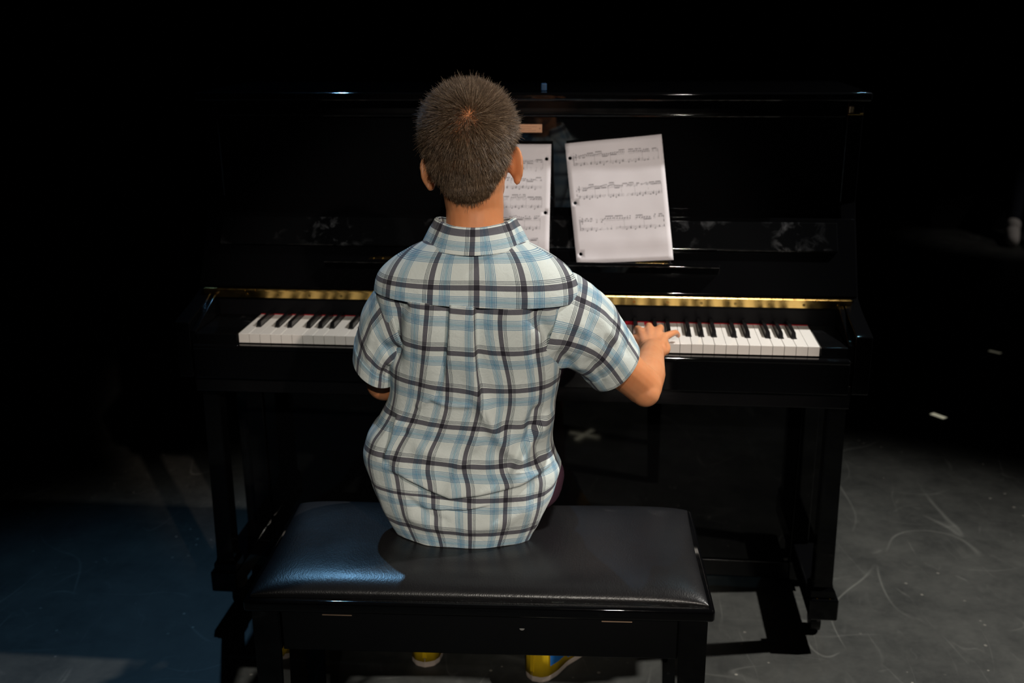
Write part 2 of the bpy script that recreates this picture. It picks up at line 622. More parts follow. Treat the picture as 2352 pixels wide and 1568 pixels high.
# lower case
lp = box('lower_panel', -.660, .660, .300, .3145, .075, .5995, LAC, PI_, .003)
for s in (-1, 1):
    xa, xb = sorted((s * .66, s * .7015))
    box('lower_stile', xa, xb, .290, .3145, .03, .5995, LAC, PI_, .002)
box('bottom_board', -.66, .66, .296, .3145, .03, .0745, SATIN, PI_, .002)
for k, x in enumerate((-.075, 0, .075)):
    pd = prism_x('pedal', [(.296, .062), (.296, .070), (.20, .058), (.19, .05), (.20, .048)], x - .017, x + .017, BRASS, PI_, .0025)
for s in (-1, 1):
    # turned-square leg: slim tapered post on a long toe block with a caster
    bm = bmesh.new()
    rows = [(.1325, .0265, .026), (.150, .0265, .026), (.158, .0215, .021), (.165, .0205, .0205), (.598, .0185, .020), (.606, .024, .024), (.6325, .024, .024)]
    R_ = []
    for z, a, d_ in rows:
        xc = s * (.6915 if z < .2 else .6865)
        R_.append([bm.verts.new((xc + e * a, .062 + f * d_, z)) for e, f in ((-1, -1), (1, -1), (1, 1), (-1, 1))])
    for q in range(len(R_) - 1):
        for e in range(4):
            bm.faces.new((R_[q][e], R_[q][(e + 1) % 4], R_[q + 1][(e + 1) % 4], R_[q + 1][e]))
    bm.faces.new(R_[0][::-1])
    bm.faces.new(R_[-1])
    bmesh.ops.bevel(bm, geom=[e for e in bm.edges if abs(e.verts[0].co.z - e.verts[1].co.z) > .2], offset=.002, segments=2, affect='EDGES')
    bmobj('leg', bm, LAC, PI_)
    xa, xb = sorted((s * .664, s * .7265))
    tb = box('toe_block', xa, xb, .028, .30, .080, .132, LAC, PI_, .0045, 4)
    for q in (-.016, .012):
        cyl('toe_screw', (s * .695 + q, .0345, .1315), (s * .695 + q, .0345, .134), .002, BRASS, tb, 8)
    cf = box('caster_fork', s * .695 - .016, s * .695 + .016, .105, .140, .048, .0798, PALEWOOD if s < 0 else RUBBER, tb, .003)
    cyl('caster_wheel', (s * .695 - .011, .123, .0275), (s * .695 + .011, .123, .0275), .0272, RUBBER, cf, 24)

# ------------------------------------------------------------------ bench
BE = empty('piano_bench', (.0046, -.6412, 0), .0453, label='black piano bench with padded vinyl seat under the boy', cat='bench')
bw, bd = .378, .3488
box('seat_frame', -bw, bw, 0, bd, .4715, .4935, LAC, BE, .006, 4)
# cushion: puffed pad with pinched corners
NU, NV = 90, 50
vv, ff = [], []
inset = .010
for j in range(NV + 1):
    for i in range(NU + 1):
        u, v = -1 + 2 * i / NU, -1 + 2 * j / NV
        u2, v2 = math.copysign(1 - (1 - abs(u)) ** 1.7, u), math.copysign(1 - (1 - abs(v)) ** 1.7, v)
        e = (1 - abs(u2) ** 10) * (1 - abs(v2) ** 5.5)
        hgt = .004 + .0245 * max(0, e) ** .5
        pin = 1 - .010 * (1 - abs(u2)) * abs(v2) ** 3
        x = u2 * (bw - inset) * (1 - .008 * (1 - v2 * v2))
        y = bd / 2 + v2 * (bd / 2 - inset) * (1 - .014 * (1 - u2 ** 4))
        # the boy's weight dents the pad
        dx, dy = (x + .05) / .17, (y - .27) / .12
        hgt -= .006 * math.exp(-(dx * dx + dy * dy))
        vv.append((x, y, .4937 + hgt))
n0 = len(vv)
for j in range(NV):
    for i in range(NU):
        a = j * (NU + 1) + i
        ff.append((a, a + 1, a + NU + 2, a + NU + 1))
rim = [i for i in range(NU + 1)] + [j * (NU + 1) + NU for j in range(1, NV + 1)] + [NV * (NU + 1) + i for i in range(NU - 1, -1, -1)] + [j * (NU + 1) for j in range(NV - 1, 0, -1)]
for q in rim:
    vv.append((vv[q][0], vv[q][1], .4938))
for q in range(len(rim)):
    a, b_ = rim[q], rim[(q + 1) % len(rim)]
    ff.append((b_, a, n0 + q, n0 + (q + 1) % len(rim)))
cu = pymesh('cushion', vv, ff, VINYL, BE, True)
for s in (-1, 1):
    for y0, nm in ((.012, 1), (bd - .012 - .042, 0)):
        xa = s * .346
        bm = bmesh.new()
        R_ = []
        for z, a in ((0, .0165), (.38, .0225), (.4712, .0225)):
            xc = xa + s * (.0225 - a)
            yc = y0 + .021 + (-1 if nm else 1) * (.0225 - a) * .6
            R_.append([bm.verts.new((xc + e * a, yc + f * a, z)) for e, f in ((-1, -1), (1, -1), (1, 1), (-1, 1))])
        for q in (0, 1):
            for e in range(4):
                bm.faces.new((R_[q][e], R_[q][(e + 1) % 4], R_[q + 1][(e + 1) % 4], R_[q + 1][e]))
        bm.faces.new(R_[0][::-1])
        bm.faces.new(R_[-1])
        bmesh.ops.bevel(bm, geom=list(bm.edges), offset=.002, segments=2, affect='EDGES')
        bmobj('leg', bm, LAC, BE)
ap = box('apron', -.3225, .3225, .018, .034, .392, .4695, SATIN, BE, .002)
box('apron', -.3225, .3225, bd - .034, bd - .018, .392, .4712, SATIN, BE, .002)
for s in (-1, 1):
    xa, xb = sorted((s * .340, s * .356))
    box('side_apron', xa, xb, .057, bd - .057, .392, .4712, SATIN, BE, .002)
for xa in (-.254, .200):
    box('lid_hinge', xa, xa + .049, .0165, .03, .4590, .4602, PALEWOOD, BE, .0004)
# chipped paint spot on the apron
bm = bmesh.new()
pts = [(.0038 * math.cos(a) * (1 + .4 * math.sin(3 * a)), .0026 * math.sin(a) * (1 + .3 * math.cos(2 * a))) for a in np.linspace(0, 2 * math.pi, 11)[:-1]]
f = bm.faces.new([bm.verts.new((.072 + x, .0178, .441 + z)) for x, z in pts])
bmobj('paint_chip', bm, SCUFF, ap)

# ------------------------------------------------------------------ sheet music
def make_sheet(name, corners, bow, systems, holes, seed, label, group):
    """corners: TL, TR, BR, BL; systems: list of (top v, height v, u0, u1, number of bars)"""
    rs = random.Random(seed)
    TL, TR, BR, BL = [Vector(c_) for c_ in corners]
    nrm = (TR - TL).cross(BL - TL).normalized()
    if nrm.y > 0:
        nrm = -nrm

    def S(u, v, d=0):
        p = (TL * (1 - u) + TR * u) * (1 - v) + (BL * (1 - u) + BR * u) * v
        b_ = bow * (math.sin(math.pi * v) * .7 + .35 * math.sin(2 * math.pi * u + 2 * v)) + .0012 * noise.noise(Vector((u * 5 + seed, v * 6, 0)))
        if v > .78:
            b_ += .0012 * math.sin((v - .78) * 30)
        return p + nrm * (b_ + d)
    pts, edges = [], []
    NX, NY = 20, 26
    for j in range(NY + 1):
        for i in range(NX + 1):
            u, v = i / NX, j / NY
            if all(math.hypot((u - a) * 216, (v - b_) * 279) > 6.0 for a, b_ in holes):
                pts.append(Vector((u * 216, v * 279)))
    for a, b_ in holes:
        n_ = len(pts)
        for q in range(16):
            an = 2 * math.pi * q / 16
            pts.append(Vector((a * 216 + 4.0 * math.cos(an), b_ * 279 + 4.0 * math.sin(an))))
            edges.append((n_ + q, n_ + (q + 1) % 16))
    V, E_, Fc, _, _, _ = geometry.delaunay_2d_cdt(pts, edges, [], 0, 1e-6)
    Fk = []
    for f_ in Fc:
        cx_ = sum(V[i].x for i in f_) / len(f_)
        cy_ = sum(V[i].y for i in f_) / len(f_)
        if all(math.hypot(cx_ - a * 216, cy_ - b_ * 279) > 3.95 for a, b_ in holes):
            Fk.append(tuple(f_))
    top = [S(v.x / 216, v.y / 279, .0001) for v in V]
    root = pymesh(name, top, Fk, PAPER, smooth=True, label=label, cat='sheet music', group=group)
    so = root.modifiers.new('thickness', 'SOLIDIFY')
    so.thickness = .0002
    vv, ff = [], []

    def poly(ps):
        n_ = len(vv)
        vv.extend(S(u / 216, v / 279, .00032) for u, v in ps)
        ff.append(tuple(range(n_, n_ + len(ps))))

    def line(u1, v1, u2, v2, wd):
        dx, dy = u2 - u1, v2 - v1
        l_ = math.hypot(dx, dy)
        px, py = -dy / l_ * wd / 2, dx / l_ * wd / 2
        k_ = max(1, int(l_ / 8))
        for q in range(k_):
            a, b_ = q / k_, (q + 1) / k_
            A, B = (u1 + dx * a, v1 + dy * a), (u1 + dx * b_, v1 + dy * b_)
            poly([(A[0] + px, A[1] + py), (B[0] + px, B[1] + py), (B[0] - px, B[1] - py), (A[0] - px, A[1] - py)])

    def head(u, v, r=1.05):
        poly([(u + r * 1.2 * math.cos(q * math.pi / 4), v + r * math.sin(q * math.pi / 4) - .35 * math.cos(q * math.pi / 4)) for q in range(8)])

    def clef(u, v, bass):
        if bass:
            for q in range(7):
                a = -2.6 + q * .62
                line(u + 2 * math.cos(a), v - 1 + 1.8 * math.sin(a), u + 2 * math.cos(a + .62), v - 1 + 1.8 * math.sin(a + .62), .7)
            head(u - 1, v - 1, .7)
            line(u + 1.6, v, u - 1.6, v + 3.4, .6)
        else:
            for q in range(14):
                a, r_ = q * .7, .6 + q * .16
                line(u + r_ * .8 * math.cos(a), v + r_ * math.sin(a), u + (r_ + .16) * .8 * math.cos(a + .7), v + (r_ + .16) * math.sin(a + .7), .65)
            line(u + .4, v - 8, u + .6, v + 6, .6)
            line(u + .4, v - 8, u + 1.8, v - 5, .6)
            line(u + 1.8, v - 5, u - 1.8, v, .6)
            head(u - .3, v + 6, .9)
    for si, (v0, hh, ua, ub, bars, style) in enumerate(systems):
        g = 1.45
        tr, bs = v0, v0 + hh
        for st in (tr, bs):
            for q in range(5):
                line(ua, st + q * g, ub, st + q * g, .22)
        line(ua, tr, ua, bs + 4 * g, .5)
        line(ua - 1.6, tr, ua - 1.6, bs + 4 * g, .7)
        clef(ua + 4.5, tr + 3 * g, False)
        clef(ua + 4.5, bs + 1.5 * g, True)
        bx0 = ua + 10
        bwid = (ub - bx0) / bars
        for b_ in range(bars):
            xe = bx0 + (b_ + 1) * bwid
            line(xe, tr, xe, bs + 4 * g, 1.4 if (b_ == bars - 1 and style == 'end') else .35)
            base = rs.uniform(-.5, 2.5) if style != 'high' else rs.uniform(-3.5, -1)
            for grp in range(2):
                cnt = 4 if bwid > 22 else 3
                gx0 = bx0 + b_ * bwid + 2 + grp * (bwid - 2) / 2
                gw = (bwid - 6) / 2
                upb = style != 'high' and rs.random() < .7
                slope = rs.choice((-.5, 0, .3, .5))
                hs = []
                for q in range(cnt):
                    u = gx0 + gw * q / max(1, cnt - 1) * .92
                    v = tr + (base + slope * q + rs.uniform(-.3, .3)) * g
                    hs.append((u, v))
                    head(u, v)
                if upb:
                    vb = min(h_[1] for h_ in hs) - 5.0
                    for u, v in hs:
                        line(u + 1.2, v, u + 1.2, vb, .3)
                    line(hs[0][0] + 1.2, vb, hs[-1][0] + 1.2, vb, .9)
                    line(hs[0][0] + 1.2, vb + 1.5, hs[-1][0] + 1.2, vb + 1.5, .7)
                else:
                    vb = max(h_[1] for h_ in hs) + 5.0
                    for u, v in hs:
                        line(u - 1.2, v, u - 1.2, vb, .3)
                    line(hs[0][0] - 1.2, vb, hs[-1][0] - 1.2, vb, .9)
                    line(hs[0][0] - 1.2, vb - 1.5, hs[-1][0] - 1.2, vb - 1.5, .7)
            for q in range(4):
                u = bx0 + b_ * bwid + 4 + q * (bwid - 5) / 4
                v = bs + ((4.6, 1.6, 5.6, 1.4)[q] + rs.uniform(-.4, .4)) * g
                head(u, v, 1.15)
                if q % 2:
                    head(u, v + 2.4, 1.0)
                line(u + 1.3, v, u + 1.3, v - 5.5, .35)
        # bar number
        line(ua - .5, tr - 5.2, ua + 1, tr - 5.2, .9)
    pymesh('printed_music', vv, ff, INK, root)
    return root


make_sheet('music_sheet', [(.0940, .262, 1.1112), (.3060, .268, 1.1323), (.3365, .150, .8770), (.1280, .148, .8663)], .0035,
           [(31, 18, 17, 205, 5, ''), (106, 20, 17, 205, 6, ''), (180, 20, 17, 203, 4, 'end')],
           [(.038, .128), (.045, .505), (.050, .925)], 5,
           'white music page set askew on the shelf, right of the boy\'s head', 'printed music pages on the piano')
make_sheet('music_sheet', [(-.150, .258, 1.1106), (.0640, .258, 1.1106), (.0665, .150, .8665), (-.149, .150, .8665)], .003,
           [(38, 18, 12, 198, 5, ''), (82, 18, 12, 198, 5, ''), (128, 18, 12, 198, 5, ''), (176, 20, 12, 195, 5, 'high'), (222, 18, 12, 192, 5, '')],
           [(.955, .128), (.955, .585), (.955, .93)], 9,
           'white music page standing upright, half hidden behind the boy\'s head', 'printed music pages on the piano')

# ------------------------------------------------------------------ the boy
PE = empty('person', (-.03, -.40, 0), label='boy in a blue plaid short-sleeved shirt seated at the piano, seen from behind', cat='person')
PINV = Matrix.Translation((.03, .40, 0))


def local(o):
    """geometry below is written in world coordinates; keep it there under the person"""
    o.matrix_parent_inverse = PINV
    return o


def round_cone(V_, F_, p0, r0_, p1, r1_, n=18, k=6):
    p0, p1 = Vector(p0), Vector(p1)
    ax = p1 - p0
    if ax.length < 1e-6:
        ax = Vector((0, 0, 1e-5))
    ln = ax.length
    ax = ax / ln
    q = ax.to_track_quat('Z', 'Y').to_matrix()
    ex, ey = q.col[0], q.col[1]
    prof = [(-r0_ * math.cos(a), r0_ * math.sin(a)) for a in np.linspace(0, math.pi / 2, k + 1)]
    prof += [(ln * f_, r0_ + (r1_ - r0_) * f_) for f_ in (.33, .66)]
    prof += [(ln + r1_ * math.sin(a), r1_ * math.cos(a)) for a in np.linspace(0, math.pi / 2, k + 1)]
    b0 = len(V_)
    for zz, rr in prof:
        rr = max(rr, 1e-5)
        for i in range(n):
            a = 2 * math.pi * i / n
            V_.append(p0 + ax * zz + ex * (rr * math.cos(a)) + ey * (rr * math.sin(a)))
    for j in range(len(prof) - 1):
        for i in range(n):
            F_.append((b0 + j * n + i, b0 + j * n + (i + 1) % n, b0 + (j + 1) * n + (i + 1) % n, b0 + (j + 1) * n + i))
    F_.append(tuple(b0 + i for i in range(n))[::-1])
    F_.append(tuple(b0 + (len(prof) - 1) * n + i for i in range(n)))


def ellipsoid(V_, F_, c_, r_, rot=None, n=24, k=14):
    b0 = len(V_)
    R3 = rot.to_3x3() if rot is not None else Matrix.Identity(3)
    c_ = Vector(c_)
    for j in range(k + 1):
        ph = math.pi * (j + .02) / (k + .04)
        for i in range(n):
            a = 2 * math.pi * i / n
            V_.append(c_ + R3 @ Vector((r_[0] * math.sin(ph) * math.cos(a), r_[1] * math.sin(ph) * math.sin(a), -r_[2] * math.cos(ph))))
    for j in range(k):
        for i in range(n):
            F_.append((b0 + j * n + i, b0 + j * n + (i + 1) % n, b0 + (j + 1) * n + (i + 1) % n, b0 + (j + 1) * n + i))
    F_.append(tuple(b0 + i for i in range(n))[::-1])
    F_.append(tuple(b0 + k * n + i for i in range(n)))


def remeshed(name, V_, F_, voxel, smooth_it, mat, parent, factor=.5):
    o = pymesh(name, V_, F_, mat)
    m = o.modifiers.new('r', 'REMESH')
    m.mode, m.voxel_size, m.use_smooth_shade = 'VOXEL', voxel, True
    m = o.modifiers.new('s', 'SMOOTH')
    m.iterations, m.factor = smooth_it, factor
    dg = bpy.context.evaluated_depsgraph_get()
    me = bpy.data.meshes.new_from_object(o.evaluated_get(dg))
    o.modifiers.clear()
    old = o.data
    o.data = me
    bpy.data.meshes.remove(old)
    me.name = name
    me.polygons.foreach_set('use_smooth', [True] * len(me.polygons))
    me.materials.clear()
    me.materials.append(mat)
    o.parent = parent
    return local(o)


HC = Vector((-.026, -.395, 1.198))           # centre of the skull
TILT = Matrix.Rotation(math.radians(-5.5), 4, 'Y')


def hd(x, y, z):
    """head-local to world (x right, y towards the piano, z up)"""
    return HC + TILT.to_3x3() @ Vector((x, y, z))


BV, BF = [], []
# trunk
ellipsoid(BV, BF, (-.045, -.405, .605), (.135, .078, .075))
ellipsoid(BV, BF, (-.034, -.415, .73), (.112, .070, .11))
ellipsoid(BV, BF, (-.018, -.425, .87), (.128, .072, .115))
round_cone(BV, BF, (-.120, -.425, .935), .040, (.092, -.425, .935), .040)
ellipsoid(BV, BF, (-.014, -.435, .985), (.085, .050, .045))
# neck
round_cone(BV, BF, (-.014, -.432, .99), .049, (-.018, -.412, 1.13), .0455, 24)
# nape
round_cone(BV, BF, hd(0, -.028, -.058), .050, (-.0165, -.414, 1.085), .047, 24)
ellipsoid(BV, BF, hd(0, -.022, -.060), (.0535, .0600, .052), TILT, 28, 16)
# head
ellipsoid(BV, BF, hd(0, 0, .003), (.0645, .084, .0745), TILT, 32, 20)
ellipsoid(BV, BF, hd(0, -.010, -.032), (.0615, .0760, .062), TILT, 32, 18)
ellipsoid(BV, BF, hd(0, .045, -.035), (.0560, .046, .072), TILT, 32, 18)
ellipsoid(BV, BF, hd(0, .040, -.085), (.0440, .046, .036), TILT, 24, 14)
round_cone(BV, BF, hd(0, .084, -.108), .011, hd(0, .080, -.104), .014)
round_cone(BV, BF, hd(0, .090, -.022), .006, hd(0, .104, -.052), .0095)
for s in (-1, 1):
    round_cone(BV, BF, hd(s * .007, .094, -.055), .006, hd(s * .006, .096, -.055), .006, 10)
    round_cone(BV, BF, hd(s * .014, .084, -.006), .007, hd(s * .042, .070, -.006), .007, 10)
    ellipsoid(BV, BF, hd(s * .034, .062, -.045), (.018, .018, .018))
round_cone(BV, BF, hd(-.014, .085, -.080), .005, hd(.014, .085, -.080), .005, 10)
round_cone(BV, BF, hd(-.012, .084, -.088), .0055, hd(.012, .084, -.088), .0055, 10)
# ears
for s, ex_, ez_ in ((-1, -.0625, -.045), (1, .0600, -.047)):
    er = TILT @ Matrix.Rotation(s * math.radians(40), 4, 'Z') @ Matrix.Rotation(math.radians(-9), 4, 'X') @ Matrix.Rotation(s * math.radians(8), 4, 'Y')
    ec = hd(ex_ + s * .0085, .004, ez_)
    ellipsoid(BV, BF, ec, (.0042, .0165, .0265), er)
    ellipsoid(BV, BF, ec + er.to_3x3() @ Vector((-s * .001, .004, -.003)), (.0085, .010, .016), er)
    prev = None
    for q in range(22):
        a = math.radians(-95 + q * 245 / 21)
        p = ec + er.to_3x3() @ Vector((s * .0022, -.0165 * math.cos(a) * 1.0, .0270 * math.sin(a)))
        if prev is not None:
            round_cone(BV, BF, prev, .0036, p, .0036, 8, 3)
        prev = p
    ellipsoid(BV, BF, ec + er.to_3x3() @ Vector((0, -.003, -.0255)), (.0046, .0085, .0085), er)
# right arm and hand on the treble keys
SHR, ELR, WRR = Vector((.110, -.425, .925)), Vector((.266, -.335, .762)), Vector((.288, -.125, .762))
round_cone(BV, BF, SHR, .040, ELR, .0340, 20)
mid = ELR.lerp(WRR, .30)
ellipsoid(BV, BF, ELR + Vector((.004, -.012, -.008)), (.026, .026, .026))
round_cone(BV, BF, ELR, .0335, mid, .0350, 20)
round_cone(BV, BF, mid, .0350, WRR, .0215, 20)
round_cone(BV, BF, WRR + Vector((-.008, 0, .001)), .0185, WRR + Vector((.010, 0, -.002)), .0185, 16)
mcp = [(.266, -.052, .774), (.283, -.048, .778), (.299, -.052, .775), (.313, -.062, .768)]
pip = [(.2600, -.014, .769), (.2835, -.006, .773), (.3065, -.008, .771), (.3295, -.034, .767)]
dip = [(.2575, .006, .758), (.2835, .015, .761), (.3090, .013, .760), (.3390, -.010, .762)]
tip = [(.2570, .016, .7425), (.2835, .026, .7425), (.3100, .023, .7425), (.3450, .012, .7490)]
for k in range(4):
    f_ = (1.0, 1.04, 1.0, .90)[k]
    round_cone(BV, BF, WRR + Vector(((k - 1.5) * .008, .008, .002)), .0150, mcp[k], .0105 * f_, 14)
    round_cone(BV, BF, mcp[k], .0098 * f_, pip[k], .0080 * f_, 14)
    round_cone(BV, BF, pip[k], .0080 * f_, dip[k], .0070 * f_, 14)
    round_cone(BV, BF, dip[k], .0070 * f_, tip[k], .0060 * f_, 14)
ellipsoid(BV, BF, (.307, -.092, .755), (.018, .032, .015))
ellipsoid(BV, BF, (.272, -.088, .758), (.018, .028, .014))
round_cone(BV, BF, (.270, -.100, .762), .0150, (.2555, -.068, .762), .0115, 14)
round_cone(BV, BF, (.2555, -.068, .762), .0108, (.2470, -.044, .758), .0090, 14)
round_cone(BV, BF, (.2470, -.044, .758), .0090, (.2440, -.018, .7465), .0072, 14)
# left arm and hand on the middle keys
SHL, ELL, WRL = Vector((-.142, -.425, .925)), Vector((-.190, -.372, .768)), Vector((-.112, -.135, .778))
round_cone(BV, BF, SHL, .040, ELL, .0325, 20)
mid = ELL.lerp(WRL, .30)
round_cone(BV, BF, ELL, .0325, mid, .0335, 20)
round_cone(BV, BF, mid, .0335, WRL, .0210, 20)
dl = Vector((-.112 + .288, 0, 0))
for k in range(4):
    f_ = (1.0, 1.04, 1.0, .90)[k]
    mm = lambda p: Vector((-.100 - (p[0] - .288) + (p[1] + .12) * .25, p[1] - .010, p[2]))
    round_cone(BV, BF, WRL + Vector((-(k - 1.5) * .008, .008, .002)), .0150, mm(mcp[k]), .0105 * f_, 14)
    round_cone(BV, BF, mm(mcp[k]), .0098 * f_, mm(pip[k]), .0080 * f_, 14)
    round_cone(BV, BF, mm(pip[k]), .0080 * f_, mm(dip[k]), .0070 * f_, 14)
    round_cone(BV, BF, mm(dip[k]), .0070 * f_, mm(tip[k]), .0060 * f_, 14)
ellipsoid(BV, BF, (-.120, -.092, .770), (.022, .030, .016))
round_cone(BV, BF, mm((.270, -.098, .775)), .0150, mm((.2555, -.066, .770)), .0115, 14)
round_cone(BV, BF, mm((.2555, -.066, .770)), .0108, mm((.2470, -.042, .763)), .0090, 14)
round_cone(BV, BF, mm((.2470, -.042, .763)), .0090, mm((.2440, -.018, .7465)), .0072, 14)
# legs
LEGS = (((-.112, -.36, .592), (-.175, -.005, .560), (-.188, -.055, .095)), ((.022, -.36, .592), (.014, -.005, .556), (.056, -.085, .095)))
for hp_, kn_, an_ in LEGS:
    hp_, kn_, an_ = Vector(hp_), Vector(kn_), Vector(an_)
    round_cone(BV, BF, hp_ + Vector((0, 0, .004)), .058, kn_, .045, 20)
    cf_ = kn_.lerp(an_, .3) + Vector((0, -.012, 0))
    round_cone(BV, BF, kn_, .046, cf_, .043, 20)
    round_cone(BV, BF, cf_, .043, an_, .028, 20)
    round_cone(BV, BF, an_, .028, an_ + Vector((0, .01, -.04)), .028, 16)
body = remeshed('body', BV, BF, .0024, 6, SKIN, PE)

# face: eyes, brows, lips
for s in (-1, 1):
    e_ = hd(s * .030, .074, -.022)
    V_, F_ = [], []
    ellipsoid(V_, F_, e_, (.0115, .0115, .0075), None, 16, 10)
    ey_ = local(pymesh('eye', V_, F_, EYEW, PE, True))
    V_, F_ = [], []
    ellipsoid(V_, F_, e_ + Vector((0, .0095, -.001)), (.0048, .0026, .0048), None, 12, 8)
    pymesh('iris', V_, F_, IRIS, ey_, True)
    V_, F_ = [], []
    round_cone(V_, F_, hd(s * .016, .0905, .000), .0028, hd(s * .034, .0835, .004), .0026, 8, 3)
    round_cone(V_, F_, hd(s * .034, .0835, .004), .0026, hd(s * .045, .074, .000), .0014, 8, 3)
    local(pymesh('eyebrow', V_, F_, BROW, PE, True))
V_, F_ = [], []
round_cone(V_, F_, hd(-.016, .0850, -.0845), .0028, hd(0, .0900, -.0825), .0040, 10, 3)
round_cone(V_, F_, hd(0, .0900, -.0825), .0040, hd(.016, .0850, -.0845), .0028, 10, 3)
round_cone(V_, F_, hd(-.012, .0850, -.0890), .0032, hd(.012, .0850, -.0890), .0032, 10, 3)
local(pymesh('lips', V_, F_, LIP, PE, True))

# ------------------------------------------------------------------ hair: short strands rooted on the scalp, whorl at the crown
bmh = bmesh.new()
bmh.from_mesh(body.data)
bvh = BVHTree.FromBMesh(bmh)
bmh.free()
TI = TILT.to_3x3().inverted()
WH = Vector((.014, -.066, .048)).normalized()     # whorl direction in head space
NS = 42000
SV = np.zeros((NS * 9 + NS, 3))
SU = np.zeros((NS * 10, 2))
SF = []
cnt = 0
tries = 0
while cnt < NS and tries < 400000:
    tries += 1
    dl_ = Vector((random.gauss(0, 1), random.gauss(0, 1), random.gauss(0, 1))).normalized()
    if tries % 4 == 0:                            # the nape is seen at a slant: more roots there
        zz_, aq = random.uniform(-.90, -.45), random.gauss(0, .5)
        dl_ = Vector((math.sqrt(1 - zz_ * zz_) * math.sin(aq), -math.sqrt(1 - zz_ * zz_) * math.cos(aq), zz_))
    if dl_.z < -.92:
        continue
    # hairline in head space
    az = math.atan2(dl_.x, -dl_.y)                # 0 = back of the head, +-90 = ears
    aa = abs(az) * 180 / math.pi
    lim = np.interp(aa, [0, 18, 28, 40, 55, 70, 80, 100, 118, 130, 180], [-.765, -.745, -.68, -.59, -.46, -.30, -.10, -.20, .05, .22, .42])
    jit = random.gauss(0, .025)
    if dl_.z < lim + jit:
        continue
    org = HC + TILT.to_3x3() @ (dl_ * .2)
    hit, nrm_, _, _ = bvh.ray_cast(org, -(TILT.to_3x3() @ dl_))
    if hit is None or (hit - HC).length > .135:
        continue
    if dl_.z < -.3 and aa > 60 and (hit - HC).length > .096:
        continue
    nl = TI @ nrm_
    pl_ = TI @ (hit - HC)
    cosw = max(-1, min(1, dl_.dot(WH)))
    dw = math.acos(cosw)
    if dw < .05 and random.random() < .3 * (1 - dw / .05):
        continue
    # flow: away from the whorl, with a little swirl, turning to straight down on the back
    away = (dl_ - WH * cosw)
    away = away - nl * away.dot(nl)
    if away.length < 1e-4:
        continue
    away.normalize()
    swirl = nl.cross(away) * (.55 * math.exp(-dw * 2.2))
    down = Vector((0, 0, -1)) - nl * (-nl.z)
    kd = max(0, min(1, (.35 - dl_.z) / .6))
    flow = (away + swirl) * (1 - .6 * kd) + down * (.8 * kd)
    cl = noise.noise_vector(pl_ * 95)
    flow += Vector((random.gauss(0, .15), random.gauss(0, .15), random.gauss(0, .15))) + cl * .45
    flow -= nl * flow.dot(nl)
    flow.normalize()
    low = max(0, min(1, (dl_.z + .86) / .62))     # 0 at the nape, 1 from mid head
    side = max(0, min(1, (aa - 45) / 40)) * max(0, min(1, (.15 - dl_.z) / .3))
    lift = .42 + .48 * max(0, min(1, (dl_.z + .05) / .75)) + random.gauss(0, .17) + .16 * noise.noise(pl_ * 120 + Vector((5, 5, 5)))
    lift *= (.35 + .65 * low)
    lift = max(.04, lift)
    ln = (.0055 + .0185 * low) * (1 - .45 * side) * random.uniform(.75, 1.15)
    if dw < .3:
        ln *= .72 + .28 * dw / .3
    d0 = (flow * (1 - .55 * lift) + nl * (lift + .10)).normalized()
    d1 = (flow * (1 - .35 * lift) + nl * max(.02, lift * .72)).normalized()
    if random.random() < .07:
        ln *= 1.3
        lift += .15
    p = [pl_ - nl * .0012, pl_ + d0 * (ln * .5), pl_ + d0 * (ln * .5) + d1 * (ln * .5)]
    sd = d0.cross(nl)
    if sd.length < 1e-4:
        continue
    sd.normalize()
    up_ = sd.cross(d0)
    R0 = .00024
    b0 = cnt * 10
    rv = random.random()
    T3 = TILT.to_3x3()
    for q, rr in ((0, R0), (1, R0 * .95), (2, R0 * .45)):
        for e in range(3):
            a = 2.0944 * e
            SV[b0 + q * 3 + e] = HC + T3 @ (p[q] + sd * (rr * math.cos(a)) + up_ * (rr * math.sin(a)))
            SU[b0 + q * 3 + e] = (rv, q / 2)
    SV[b0 + 9] = HC + T3 @ (p[2] + d1 * .0012)
    SU[b0 + 9] = (rv, 1)
    cnt += 1
base = (np.arange(cnt) * 10)[:, None]
quads = np.array([(q * 3 + e, q * 3 + (e + 1) % 3, q * 3 + 3 + (e + 1) % 3, q * 3 + 3 + e) for q in (0, 1) for e in range(3)])
tris = np.array([(6, 7, 9), (7, 8, 9), (8, 6, 9)])
QF = (base[:, :, None] + quads[None]).reshape(-1, 4)
TF = (base[:, :, None] + tris[None]).reshape(-1, 3)
me = bpy.data.meshes.new('hair')
nv = cnt * 10
me.vertices.add(nv)
me.vertices.foreach_set('co', SV[:nv].ravel())
li = np.concatenate([QF.ravel(), TF.ravel()])
me.loops.add(len(li))
me.loops.foreach_set('vertex_index', li)
ls = np.concatenate([np.arange(len(QF)) * 4, len(QF) * 4 + np.arange(len(TF)) * 3])
me.polygons.add(len(ls))
me.polygons.foreach_set('loop_start', ls)
me.polygons.foreach_set('use_smooth', np.ones(len(ls), bool))
me.update(calc_edges=True)
lay = me.uv_layers.new(name='UVMap')
lay.data.foreach_set('uv', SU[li].ravel())
me.materials.append(HAIR)
hair = bpy.data.objects.new('hair', me)
COL.objects.link(hair)
hair.parent = PE
hair['kind'] = 'stuff'
hair['label'] = 'short brown hair with a whorl at the crown'
local(hair)

